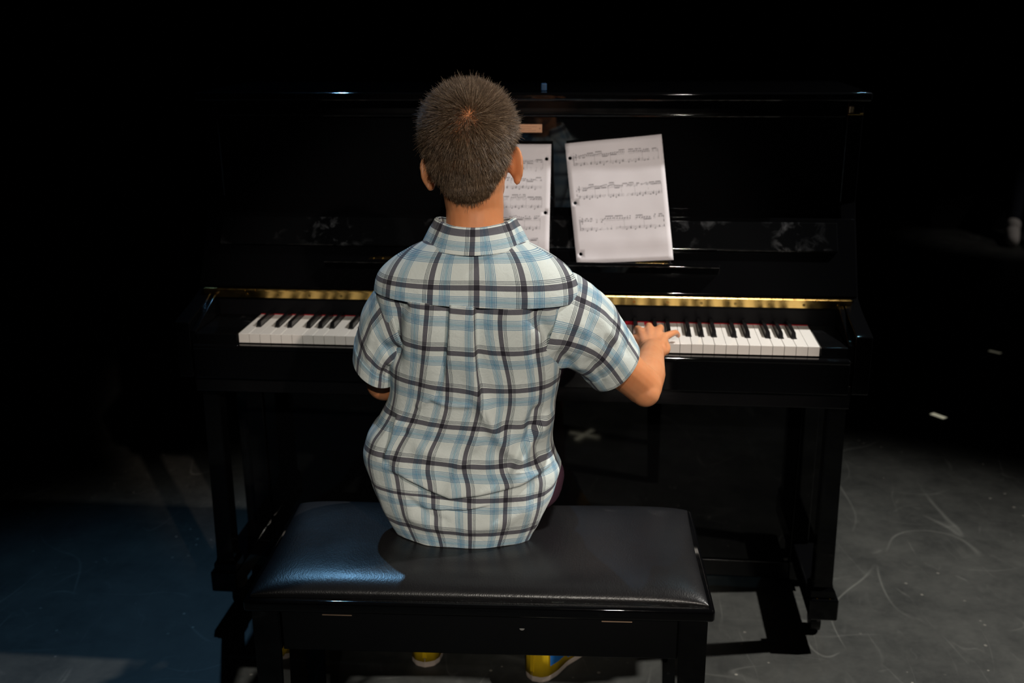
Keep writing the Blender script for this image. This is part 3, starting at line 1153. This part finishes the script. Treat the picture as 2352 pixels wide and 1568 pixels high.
# ------------------------------------------------------------------ shirt
TAB = np.array([  # z, centre x, half width, side y, back y, front y
    (1.052, -.014, .056, -.438, -.486, -.385),
    (1.042, -.014, .075, -.438, -.492, -.372),
    (1.028, -.014, .104, -.435, -.499, -.362),
    (1.010, -.014, .134, -.432, -.507, -.352),
    (.990, -.014, .156, -.430, -.514, -.343),
    (.965, -.014, .166, -.428, -.520, -.335),
    (.930, -.017, .163, -.425, -.522, -.325),
    (.880, -.019, .154, -.422, -.520, -.318),
    (.810, -.021, .146, -.420, -.510, -.312),
    (.770, -.026, .144, -.418, -.504, -.308),
    (.730, -.037, .151, -.415, -.502, -.305),
    (.690, -.051, .162, -.412, -.503, -.302),
    (.660, -.053, .170, -.410, -.506, -.300),
    (.640, -.048, .1735, -.410, -.509, -.300),
    (.605, -.046, .168, -.408, -.512, -.300),
    (.570, -.044, .158, -.408, -.512, -.302),
    (.545, -.043, .148, -.410, -.508, -.305),
    (.521, -.042, .134, -.412, -.508, -.310)])
zt = TAB[::-1, 0]


def prof_at(z, col):
    # smooth (cosine-free cubic) lookup through the table
    y = TAB[::-1, col]
    z = np.asarray(z, float)
    i = np.clip(np.searchsorted(zt, z) - 1, 0, len(zt) - 2)
    h_ = zt[i + 1] - zt[i]
    u = np.clip((z - zt[i]) / h_, 0, 1)
    m_ = np.gradient(y, zt)
    return ((2 * u ** 3 - 3 * u ** 2 + 1) * y[i] + (u ** 3 - 2 * u ** 2 + u) * h_ * m_[i]
            + (-2 * u ** 3 + 3 * u ** 2) * y[i + 1] + (u ** 3 - u ** 2) * h_ * m_[i + 1])


def torso(th, z):
    e = .88
    s_, c_ = np.sin(th), np.cos(th)
    sx = np.sign(s_) * np.abs(s_) ** e
    cx_ = np.sign(c_) * np.abs(c_) ** e
    x = prof_at(z, 1) + prof_at(z, 2) * sx
    ys = prof_at(z, 3)
    y = np.where(c_ > 0, ys + (prof_at(z, 4) - ys) * cx_, ys - (prof_at(z, 5) - ys) * cx_)
    # hem rises at the sides
    k = np.interp(np.abs(th), [0, 1.0, 1.7, 2.4, math.pi], [1, 1, .42, .25, .3])
    z2 = np.where(z < .64, .64 - (.64 - z) * k, z)
    return np.stack([x, y, z2], -1)


FOLD = {
    'pleatL': [(-0.045, 0.957), (-0.048, 0.908), (-0.054, 0.856), (-0.062, 0.803)],
    'pleatR': [(-0.005, 0.956), (-0.005, 0.894), (-0.004, 0.835), (0.002, 0.775), (0.010, 0.737)],
    'diag': [(-0.003, 0.828), (0.005, 0.783), (0.021, 0.737), (0.042, 0.699), (0.071, 0.665)],
    'tuck': [(-0.182, 0.658), (-0.139, 0.647), (-0.095, 0.629), (-0.055, 0.615), (0.001, 0.623), (0.060, 0.635), (0.128, 0.663)],
    'tuck2': [(-0.115, 0.593), (-0.074, 0.593), (-0.029, 0.595), (0.023, 0.605)],
    'bladeL': [(-0.116, 0.960), (-0.133, 0.935), (-0.141, 0.898), (-0.145, 0.831)],
    'armR': [(0.086, 0.961), (0.096, 0.925), (0.111, 0.893), (0.127, 0.883)],
    'wr1': [(-0.112, 0.768), (-0.086, 0.789), (-0.068, 0.799)],
    'wr2': [(-0.086, 0.791), (-0.054, 0.781), (-0.011, 0.781)],
    'wr3': [(-0.059, 0.612), (-0.039, 0.669), (-0.012, 0.713), (0.006, 0.748)],
    'wr4': [(-0.122, 0.705), (-0.071, 0.687), (-0.013, 0.672), (0.038, 0.683)],
    'sideR': [(0.107, 0.763), (0.092, 0.732), (0.060, 0.692), (0.045, 0.660), (0.046, 0.636)],
    'sideR2': [(0.096, 0.778), (0.078, 0.743), (0.085, 0.701), (0.103, 0.662)],
    'low1': [(-0.157, 0.587), (-0.097, 0.561), (-0.038, 0.556), (0.030, 0.567), (0.089, 0.602)],
    'low2': [(-0.140, 0.613), (-0.089, 0.578), (-0.052, 0.572)],
    'sideL': [(-0.146, 0.755), (-0.159, 0.708), (-0.177, 0.663)],
    'sideL2': [(-0.125, 0.732), (-0.152, 0.692), (-0.169, 0.652)],
}


def polydist(X, Z, pts, ext=.5):
    """signed distance to a polyline and position along it (0..1)"""
    best = np.full(X.shape, 1e9)
    sgn = np.ones(X.shape)
    par = np.zeros(X.shape)
    seg = [math.dist(pts[i], pts[i + 1]) for i in range(len(pts) - 1)]
    tot = sum(seg)
    acc = 0
    for i in range(len(pts) - 1):
        (x0, z0), (x1, z1) = pts[i], pts[i + 1]
        dx, dz = (x1 - x0) / seg[i], (z1 - z0) / seg[i]
        tt = np.clip((X - x0) * dx + (Z - z0) * dz, 0, seg[i])
        ex, ez = X - (x0 + dx * tt), Z - (z0 + dz * tt)
        d_ = np.hypot(ex, ez)
        cr = dx * ez - dz * ex
        b_ = d_ < best
        best = np.where(b_, d_, best)
        sgn = np.where(b_, np.sign(cr), sgn)
        par = np.where(b_, (acc + tt) / tot, par)
        acc += seg[i]
    return best, sgn, par


def sstep(a, b, x):
    u = np.clip((x - a) / (b - a), 0, 1)
    return u * u * (3 - 2 * u)


def fold_disp(X, Z):
    D = np.zeros(X.shape)

    def ridge(k, amp, w_, f0=.15, f1=.15):
        d_, s_, p_ = polydist(X, Z, FOLD[k])
        return amp * np.exp(-(d_ / w_) ** 2) * sstep(0, f0, p_) * sstep(0, f1, 1 - p_)

    def step(k, ap, wp, am, wm, f0=.12, f1=.12, sharp=.0016):
        """raised on the left of the line, sunk on the right"""
        d_, s_, p_ = polydist(X, Z, FOLD[k])
        sd_ = d_ * s_
        m_ = .5 + .5 * np.tanh(sd_ / sharp)
        return (m_ * ap * np.exp(-(d_ / wp) ** 2) - (1 - m_) * am * np.exp(-(d_ / wm) ** 2)) * sstep(0, f0, p_) * sstep(0, f1, 1 - p_)
    # box pleat below the yoke: centre strip raised between two lines running down
    D += step('pleatL', .0050, .030, .0045, .016, .01, .45)
    d_, s_, p_ = polydist(X, Z, FOLD['pleatR'])
    m_ = .5 - .5 * np.tanh(d_ * s_ / .0015)
    D += (m_ * .0055 * np.exp(-(d_ / .030) ** 2) - (1 - m_) * .0050 * np.exp(-(d_ / .020) ** 2)) * sstep(0, .01, p_) * sstep(0, .35, 1 - p_)
    D += ridge('diag', .0085, .012, .3, .2)
    D -= .006 * np.exp(-(((X - .042) / .020) ** 2 + ((Z - .745) / .040) ** 2))
    # big horizontal tuck, upper cloth hanging over the lower
    D += step('tuck', .0062, .028, .0040, .022, .22, .22, .0026)
    D += step('tuck2', .0040, .014, .0035, .012, .3, .3)
    D -= ridge('bladeL', .009, .012, .1, .25)
    D += .007 * np.exp(-(((X + .095) / .030) ** 2 + ((Z - .93) / .05) ** 2))
    D -= ridge('armR', .008, .010, .15, .15)
    D += .004 * np.exp(-(((X - .06) / .03) ** 2 + ((Z - .90) / .06) ** 2))
    D += ridge('wr1', .0022, .005) + ridge('wr2', .0022, .005)
    D += ridge('wr3', .0042, .009, .2, .3)
    D += ridge('wr4', .0030, .012)
    D += step('sideR', .0070, .018, .0045, .014, .2, .2, .003)
    D -= ridge('sideR2', .0060, .009)
    D += ridge('low1', .0030, .012) - ridge('low2', .0025, .007)
    D += step('sideL', .0055, .018, .004, .014, .2, .2, .003)
    D -= ridge('sideL2', .0040, .008)
    return D


def normals(P_):
    du = np.gradient(P_, axis=1)
    dv = np.gradient(P_, axis=0)
    n_ = np.cross(du, dv)
    n_ /= np.linalg.norm(n_, axis=-1, keepdims=True) + 1e-12
    return n_


def wrinkle(P_, sx, sy_, sz_, seed, amp):
    sh_ = P_.shape[:2]
    out = np.array([noise.noise(Vector((p[0] * sx + seed, p[1] * sy_, p[2] * sz_))) for p in P_.reshape(-1, 3)])
    return amp * out.reshape(sh_)


def grid_faces(nr, nc, wrap=False):
    j, i = np.meshgrid(np.arange(nr - 1), np.arange(nc if wrap else nc - 1), indexing='ij')
    a = j * nc + i
    b_ = j * nc + (i + 1) % nc
    return np.stack([a, b_, b_ + nc, a + nc], -1).reshape(-1, 4)


def cloth(name, P_, UV, mat, parent, flip=False, thick=.0012):
    nr, nc = P_.shape[:2]
    f_ = grid_faces(nr, nc)
    if flip:
        f_ = f_[:, ::-1]
    o = pymesh(name, P_.reshape(-1, 3), f_, mat, parent, True, UV.reshape(-1, 2))
    m = o.modifiers.new('thickness', 'SOLIDIFY')
    m.thickness, m.offset = thick, -1
    return o


NTH, NZ = 440, 360
th = np.linspace(-math.pi, math.pi, NTH + 1)
# denser rows and columns on the back
th = math.pi * np.sign(th) * (np.abs(th) / math.pi) ** 1.25
zz = np.linspace(1.049, .521, NZ + 1)
TH, ZZ = np.meshgrid(th, zz)
P0 = torso(TH, ZZ)
N0 = normals(P0)
if N0[NZ // 2, NTH // 2, 1] > 0:
    N0 = -N0
BACK = np.clip((np.cos(TH) + .25) / .5, 0, 1)
D = 1.4 * fold_disp(P0[..., 0], P0[..., 2]) * BACK
D += wrinkle(P0, 14, 10, 9, 3.3, .0032) * sstep(1.0, .93, ZZ)
D += wrinkle(P0, 34, 20, 26, 8.1, .0018) * sstep(1.0, .93, ZZ)
D += wrinkle(P0, 60, 40, 22, 21.0, .0009) * sstep(1.0, .93, ZZ)
# under the yoke the cloth is held flat against the body
D = np.where(ZZ > .957, np.minimum(D, 0) - .001, D)
PS = P0 + N0 * D[..., None]
PS[..., 2] = np.maximum(PS[..., 2], .5205)
# fabric coordinates in metres: across from the centre back, and up
ref = torso(th[None, :], np.array([[.85]]))[0]
su = np.concatenate([[0], np.cumsum(np.linalg.norm(np.diff(ref, axis=0), axis=1))])
su -= su[NTH // 2]
sv = np.concatenate([[0], np.cumsum(np.linalg.norm(np.diff(PS[:, NTH // 2], axis=0), axis=1))])
U_ = np.repeat(su[None, :], NZ + 1, 0)
# pleat swallows cloth: pattern jumps across the fold lines, fading downwards
V_ = -np.repeat(sv[:, None], NTH + 1, 1)
pl_l = np.interp(zz, [.80, .857, .908, .957], [-.062, -.054, -.048, -.045])[:, None]
pl_r = np.interp(zz, [.737, .775, .835, .894, .956], [.010, .002, -.004, -.005, -.005])[:, None]
jm = sstep(.76, .95, zz)[:, None]
X0 = P0[..., 0]
U_ = U_ + .5 * .030 * jm * (np.tanh((X0 - pl_l) / .0016) + np.tanh((X0 - pl_r) / .0016))
# hem sags: cloth runs obliquely near the lower left
V_ = V_ + .10 * np.maximum(0, -X0 - .10) * sstep(.80, .66, ZZ) + .008 * np.sin(X0 * 9 + 1)
UV = np.stack([U_, V_], -1)
shirt = local(cloth('shirt', PS, UV, PLAID, PE))
if shirt.data.polygons[NZ // 2 * NTH + NTH // 2].normal.y > 0:
    shirt.data.flip_normals()
shirt['label'] = 'pale blue and grey plaid cotton shirt'


def sub(o):
    return o


# yoke: separate panel over the shoulders, lower edge stitched over the pleat
NTY, NZY = 260, 110
thy = np.linspace(-1.42, 1.42, NTY + 1)
zy = np.linspace(1.048, .9525, NZY + 1)
TY, ZY = np.meshgrid(thy, zy)
# lower edge dips slightly to the right, as the boy leans
PY = torso(TY, ZY - .006 * np.sin(TY) * sstep(1.0, .95, ZY))
NY_ = normals(PY)
if NY_[NZY // 2, NTY // 2, 1] > 0:
    NY_ = -NY_
dy_ = .0042 + wrinkle(PY, 40, 30, 16, 5.5, .0008) + wrinkle(PY, 120, 60, 30, 2.5, .0006) * sstep(.975, .955, ZY)
PYO = PY + NY_ * dy_[..., None]
suy = np.concatenate([[0], np.cumsum(np.linalg.norm(np.diff(torso(thy[None, :], np.array([[.96]]))[0], axis=0), axis=1))])
suy -= suy[NTY // 2]
svy = np.concatenate([[0], np.cumsum(np.linalg.norm(np.diff(PYO[:, NTY // 2], axis=0), axis=1))])
UVY = np.stack([PY[..., 0] * .55 + .45 * np.repeat(suy[None, :], NZY + 1, 0), -np.repeat(svy[:, None], NTY + 1, 1) + .03 * np.abs(PY[..., 0])], -1)
yk = cloth('yoke', PYO, UVY, PLAID_Y, shirt, thick=.0022)
if yk.data.polygons[NZY // 2 * NTY + NTY // 2].normal.y > 0:
    yk.data.flip_normals()


# collar: folded band standing round the neck, open at the throat
NTC, NZC = 160, 40
thc = np.linspace(-2.75, 2.75, NTC + 1)
PC = np.zeros((NZC + 1, NTC + 1, 3))
UVC = np.zeros((NZC + 1, NTC + 1, 2))
for j in range(NZC + 1):
    v = j / NZC                      # 0 inside neckline, .3 fold at the top, 1 lower edge
    for i, a in enumerate(thc):
        fr = sstep(1.2, 2.75, abs(a))
        if v < .3:
            q = v / .3
            rx, ry, z = .0555 + .004 * q, .0515 + .003 * q, 1.040 + .030 * q
        else:
            q = (v - .3) / .7
            bul = math.sin(min(1, q * 3) * math.pi / 2)
            rx = .0600 + .005 * bul + .0215 * q
            ry = .0535 + .005 * bul + .0145 * q
            z = 1.0715 - .040 * q + .0035 * math.sin(min(1, q * 5) * math.pi)
        z += .007 * math.sin(a) ** 2 * (1 if v >= .15 else v / .15)     # peaks at the sides
        z -= .012 * fr * (0.3 + v)
        cx_ = -.0135
        PC[j, i] = (cx_ + rx * math.sin(a) + .0012 * math.sin(7 * a + 3 * v), -.437 - ry * math.cos(a) * (1.0 if abs(a) < 1.57 else .92) + .003, z)
        UVC[j, i] = (.072 * a, -.065 * v)
co = cloth('collar', PC, UVC, PLAID_C, shirt, thick=.0014)
co.modifiers['thickness'].offset = 0


# sleeves: lofted from the armhole ring to the cuff ring
def sleeve(c0, A0, B0, c1, A1, B1, mat, seed, creases, bulge):
    NR, NC = 150, 170
    c0, A0, B0, c1, A1, B1 = [np.array(q_, float) for q_ in (c0, A0, B0, c1, A1, B1)]
    s_ = np.linspace(0, 1, NR + 1)[:, None, None]
    a = np.linspace(0, 2 * math.pi, NC + 1)[None, :, None]
    sm = s_ ** .9
    C_ = c0 + (c1 - c0) * s_ + np.array(bulge) * np.sin(math.pi * s_)
    A_, B_ = A0 + (A1 - A0) * sm, B0 + (B1 - B0) * sm
    P_ = C_ + A_ * np.cos(a) + B_ * np.sin(a)
    N_ = normals(P_)
    ctr = np.repeat(C_, NC + 1, 1)
    if ((P_ - ctr) * N_).sum() < 0:
        N_ = -N_
    D_ = wrinkle(P_, 26, 20, 22, seed, .0030) + wrinkle(P_, 60, 50, 50, seed + 4, .0012)
    S2, A2 = np.broadcast_to(s_[..., 0], D_.shape), np.broadcast_to(a[..., 0], D_.shape)
    for (s1, a1, s2, a2, amp, wd) in creases:
        d_, g_, p_ = polydist(S2 * .14, A2 * .06, [(s1 * .14, a1 * .06), (s2 * .14, a2 * .06)])
        D_ = D_ + amp * np.exp(-(d_ / wd) ** 2) * sstep(0, .25, p_) * sstep(0, .25, 1 - p_)
    D_ = D_ * sstep(0, .12, S2) * (1 - .6 * sstep(.82, 1, S2))
    # stitched hem: slight ledge near the cuff
    D_ = D_ + .0009 * sstep(.825, .832, S2)
    D_[:, -1] = D_[:, 0]
    P_ = P_ + N_ * D_[..., None]
    ln_ = np.linalg.norm(np.diff(P_, axis=0), axis=2)
    v_ = np.concatenate([np.zeros((1, NC + 1)), np.cumsum(ln_, 0)], 0).mean(1, keepdims=True) * np.ones((1, NC + 1))
    cr_ = np.linalg.norm(np.diff(P_[NR // 2], axis=0), axis=1)
    u_ = np.repeat(np.concatenate([[0], np.cumsum(cr_)])[None, :], NR + 1, 0)
    o = cloth('sleeve', P_, np.stack([u_, -v_], -1), mat, shirt, thick=.0014)
    p_ = o.data.polygons[NR // 2 * NC + NC // 4]
    m_ = (ctr.reshape(-1, 3)[NR // 2 * (NC + 1)])
    if (Vector(p_.center) - Vector(m_)).dot(p_.normal) < 0:
        o.data.flip_normals()
    return o


sleeve((.103, -.424, .906), (.026, .004, .086), (.012, -.066, .0), (.2135, -.378, .815), (.036, .008, .038), (.022, -.052, -.008), PLAID_S, 4.4,
       [(.05, 1.9, .5, 2.6, -.006, .010), (.1, 2.9, .6, 2.2, .005, .010), (.3, .9, .85, 1.3, .003, .009), (.45, 1.9, .95, 2.4, -.003, .008), (.5, 1.4, .9, 1.0, -.0025, .008)], (.010, 0, .018))
sleeve((-.130, -.424, .906), (-.026, .004, .088), (-.010, -.064, .0), (-.1955, -.405, .812), (-.037, .006, .024), (-.006, -.050, -.014), PLAID_S2, 9.4,
       [(.02, 2.2, .45, 1.7, -.007, .011), (.1, 2.7, .6, 2.2, .006, .010), (.35, 2.4, .95, 2.1, -.005, .009), (.3, 1.2, .8, 1.5, .003, .009)], (-.010, 0, .014))

# shorts
V2, F2 = [], []
ellipsoid(V2, F2, (-.045, -.395, .605), (.148, .092, .078))
for hp_, kn_, an_ in LEGS:
    hp_, kn_ = Vector(hp_), Vector(kn_)
    e_ = hp_.lerp(kn_, .96)
    round_cone(V2, F2, hp_ + Vector((0, 0, -.004)), .0670, e_, .056, 24)
round_cone(V2, F2, (.067, -.345, .580), .063, (.030, -.22, .575), .056, 24)
shorts = remeshed('shorts', V2, F2, .005, 4, SHORTS, PE)
shorts['label'] = 'dark plum shorts'
for v in shorts.data.vertices:
    n_ = noise.noise(Vector((v.co.x * 22, v.co.y * 14, v.co.z * 22)))
    v.co += v.normal * (.004 * n_)
    if v.co.z < .5205 and v.co.y < -.27:
        v.co.z = .5205


# high-top canvas sneakers
def shoe(loc, rz, lbl, side):
    r = empty('sneaker', (0, 0, 0), 0)
    r.parent = PE
    r['label'] = lbl
    r.matrix_parent_inverse = PINV
    r.location, r.rotation_euler = loc, (0, 0, rz)
    Ls = .215
    st = [(0, .022), (.03, .60), (.09, .88), (.22, 1.0), (.42, .92), (.62, 1.12), (.80, 1.16), (.92, .92), (.98, .58), (1, .05)]
    xs = [a for a, b_ in st]
    ws = [b_ for a, b_ in st]
    n_ = 40
    yy = [(1 - math.cos(math.pi * i / n_)) / 2 for i in range(n_ + 1)]
    hw = [float(np.interp(y, xs, ws)) * .034 for y in yy]
    # sole
    vv, ff = [], []
    for z, k in ((0, .97), (.003, 1.03), (.013, 1.03), (.015, .99)):
        for i in range(n_ + 1):
            vv.append((hw[i] * k, yy[i] * Ls, z))
        for i in range(n_, -1, -1):
            vv.append((-hw[i] * k, yy[i] * Ls, z))
    m_ = 2 * (n_ + 1)
    for j in range(3):
        for i in range(m_):
            ff.append((j * m_ + i, j * m_ + (i + 1) % m_, (j + 1) * m_ + (i + 1) % m_, (j + 1) * m_ + i))
    ff.append(tuple(range(m_))[::-1])
    ff.append(tuple(range(3 * m_, 4 * m_)))
    pymesh('sole', vv, ff, SOLE, r)
    # upper: cross sections along the foot
    vv, ff = [], []
    top = lambda y: float(np.interp(y, [0, .04, .30, .42, .55, .75, .9, 1], [.112, .118, .118, .100, .075, .058, .048, .028]))
    nsec = 16
    for i in range(n_ + 1):
        y, w_ = yy[i], hw[i] * .97
        H = top(y)
        for q in range(nsec + 1):
            a = math.pi * q / nsec
            cx_ = math.cos(a)
            e_ = .55 if y < .4 else .8
            x = w_ * math.copysign(abs(cx_) ** .6, cx_) * (1 - .12 * math.sin(a))
            z = .0145 + (H - .0145) * math.sin(a) ** e_
            vv.append((x, y * Ls + (.006 * math.sin(a) if y < .3 else 0), z))
    for i in range(n_):
        for q in range(nsec):
            a = i * (nsec + 1) + q
            ff.append((a, a + 1, a + nsec + 2, a + nsec + 1))
    upr = pymesh('upper', vv, ff, YELLOW, r, True)
    so = upr.modifiers.new('t', 'SOLIDIFY')
    so.thickness = .002
    # blue quarter panels wrap the ankle on both sides with a round white badge
    for s in (-1, 1):
        vv, ff = [], []
        for i, y in enumerate(np.linspace(.10, .50, 10)):
            w_ = float(np.interp(y, xs, ws)) * .034 * .97
            H = top(y)
            for q, a in enumerate(np.linspace(.07, 1.40, 8)):
                cx_ = math.cos(a)
                e_ = .55 if y < .4 else .8
                vv.append((s * (w_ * cx_ ** .6 * (1 - .12 * math.sin(a)) + .0042), y * Ls + (.006 * math.sin(a) if y < .3 else 0), .0145 + (H - .0145) * math.sin(a) ** e_ + .0006))
        for i in range(9):
            for q in range(7):
                a = i * 8 + q
                ff.append((a, a + 1, a + 9, a + 8) if s > 0 else (a, a + 8, a + 9, a + 1))
        bp = pymesh('blue_panel', vv, ff, BLUE, r, True)
        bp['label'] = 'blue canvas ankle panel'
    for k, s in enumerate((-1, 1)):
        vv, ff = [], []
        for q in range(16):
            a = 2 * math.pi * q / 16
            for rr in (.0075, .0105):
                y = .070 + rr * math.cos(a)
                vv.append((s * .0385, y, .058 + rr * math.sin(a)))
        for q in range(16):
            a, b_ = 2 * q, 2 * ((q + 1) % 16)
            ff.append((a, a + 1, b_ + 1, b_))
        pymesh('round_badge', vv, ff, WHITE, r)
    # heel strip and collar rim
    box('heel_strip', -.005, .005, -.0012, .004, .024, .108, YELLOW, r, .001)
    return r


shoe((-.190, -.112, .0005), .04, 'yellow canvas high-top on the left foot', -1)
shoe((.052, -.140, .0005), -.55, 'yellow and blue canvas high-top on the right foot', 1)

# ------------------------------------------------------------------ floor marks
def strip(name, c_, ln, wd, rz, mat, parent=None, **kw):
    bm = bmesh.new()
    bm_box(bm, -ln / 2, ln / 2, -wd / 2, wd / 2, 0, .0006)
    o = bmobj(name, bm, mat, parent, **kw)
    o.location = (c_[0], c_[1], .0004)
    o.rotation_euler = (0, 0, rz)
    return o


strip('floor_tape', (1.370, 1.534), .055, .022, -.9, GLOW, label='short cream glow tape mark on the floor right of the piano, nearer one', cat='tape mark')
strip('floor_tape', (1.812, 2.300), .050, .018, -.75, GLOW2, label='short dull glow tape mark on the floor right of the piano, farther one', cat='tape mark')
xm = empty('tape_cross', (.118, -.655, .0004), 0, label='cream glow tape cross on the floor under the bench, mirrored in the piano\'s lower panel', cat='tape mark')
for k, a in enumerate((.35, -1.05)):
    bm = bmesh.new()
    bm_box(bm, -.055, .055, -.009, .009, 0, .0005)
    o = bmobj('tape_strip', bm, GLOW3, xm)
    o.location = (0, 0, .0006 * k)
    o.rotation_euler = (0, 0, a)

# onlooker in the dark at the right: only the pale sneakers catch light
rz_ = box('stage_riser', 2.25, 4.6, 4.95, 6.6, 0, .22, GREYBOX, None, .01, label='low dark platform at the far right behind the piano', cat='platform')
ON = empty('person', (2.85, 5.1, .0), label='onlooker in dark clothes sitting on the low platform, white sneakers showing', cat='person')
V3, F3 = [], []
ox, oy = 2.95, 5.12
ellipsoid(V3, F3, (ox, oy + .02, .33), (.17, .13, .11))
ellipsoid(V3, F3, (ox, oy + .03, .55), (.15, .10, .18))
round_cone(V3, F3, (ox - .15, oy + .02, .72), .06, (ox + .15, oy + .02, .72), .06)
round_cone(V3, F3, (ox, oy + .02, .74), .055, (ox, oy, .86), .05)
ellipsoid(V3, F3, (ox, oy - .015, .95), (.075, .095, .11))
ft = []
for s_, fx, fy in ((-1, 2.63, 4.50), (1, 2.74, 4.40)):
    hp_, kn_, an_ = Vector((ox + s_ * .09, oy, .31)), Vector((fx + .12, fy + .36, .46)), Vector((fx + .02, fy + .09, .09))
    round_cone(V3, F3, hp_, .085, kn_, .06)
    round_cone(V3, F3, kn_, .058, an_, .04)
    el = Vector((ox + s_ * .24, oy - .08, .50))
    round_cone(V3, F3, (ox + s_ * .16, oy + .02, .72), .052, el, .04)
    round_cone(V3, F3, el, .038, Vector((ox + s_ * .12, oy - .27, .50)), .028)
    ft.append((fx, fy))
V3 = [v - Vector((2.85, 5.1, 0)) for v in V3]
ob = remeshed('body', V3, F3, .012, 4, DARKCLOTH, None)
ob.matrix_parent_inverse = Matrix.Identity(4)
ob.parent = ON
for fx, fy in ft:
    V4, F4 = [], []
    round_cone(V4, F4, (fx + .015, fy + .08, .055), .045, (fx - .04, fy - .10, .040), .036)
    round_cone(V4, F4, (fx + .018, fy + .09, .06), .046, (fx + .02, fy + .095, .10), .045)
    V4 = [v - Vector((2.85, 5.1, 0)) for v in V4]
    for v in V4:
        v.z = max(v.z, .0005)
    sn = pymesh('sneaker', V4, F4, SNEAK, ON, True)

box('blue_block', .0, .012, .0, .012, 0, .016, simple('dark_blue_rubber', (.02, .07, .16, 1), .5), None, .002,
    label='tiny dark blue block on the piano lid beside the boy\'s head', cat='block').location = (.038, .300, 1.2227)
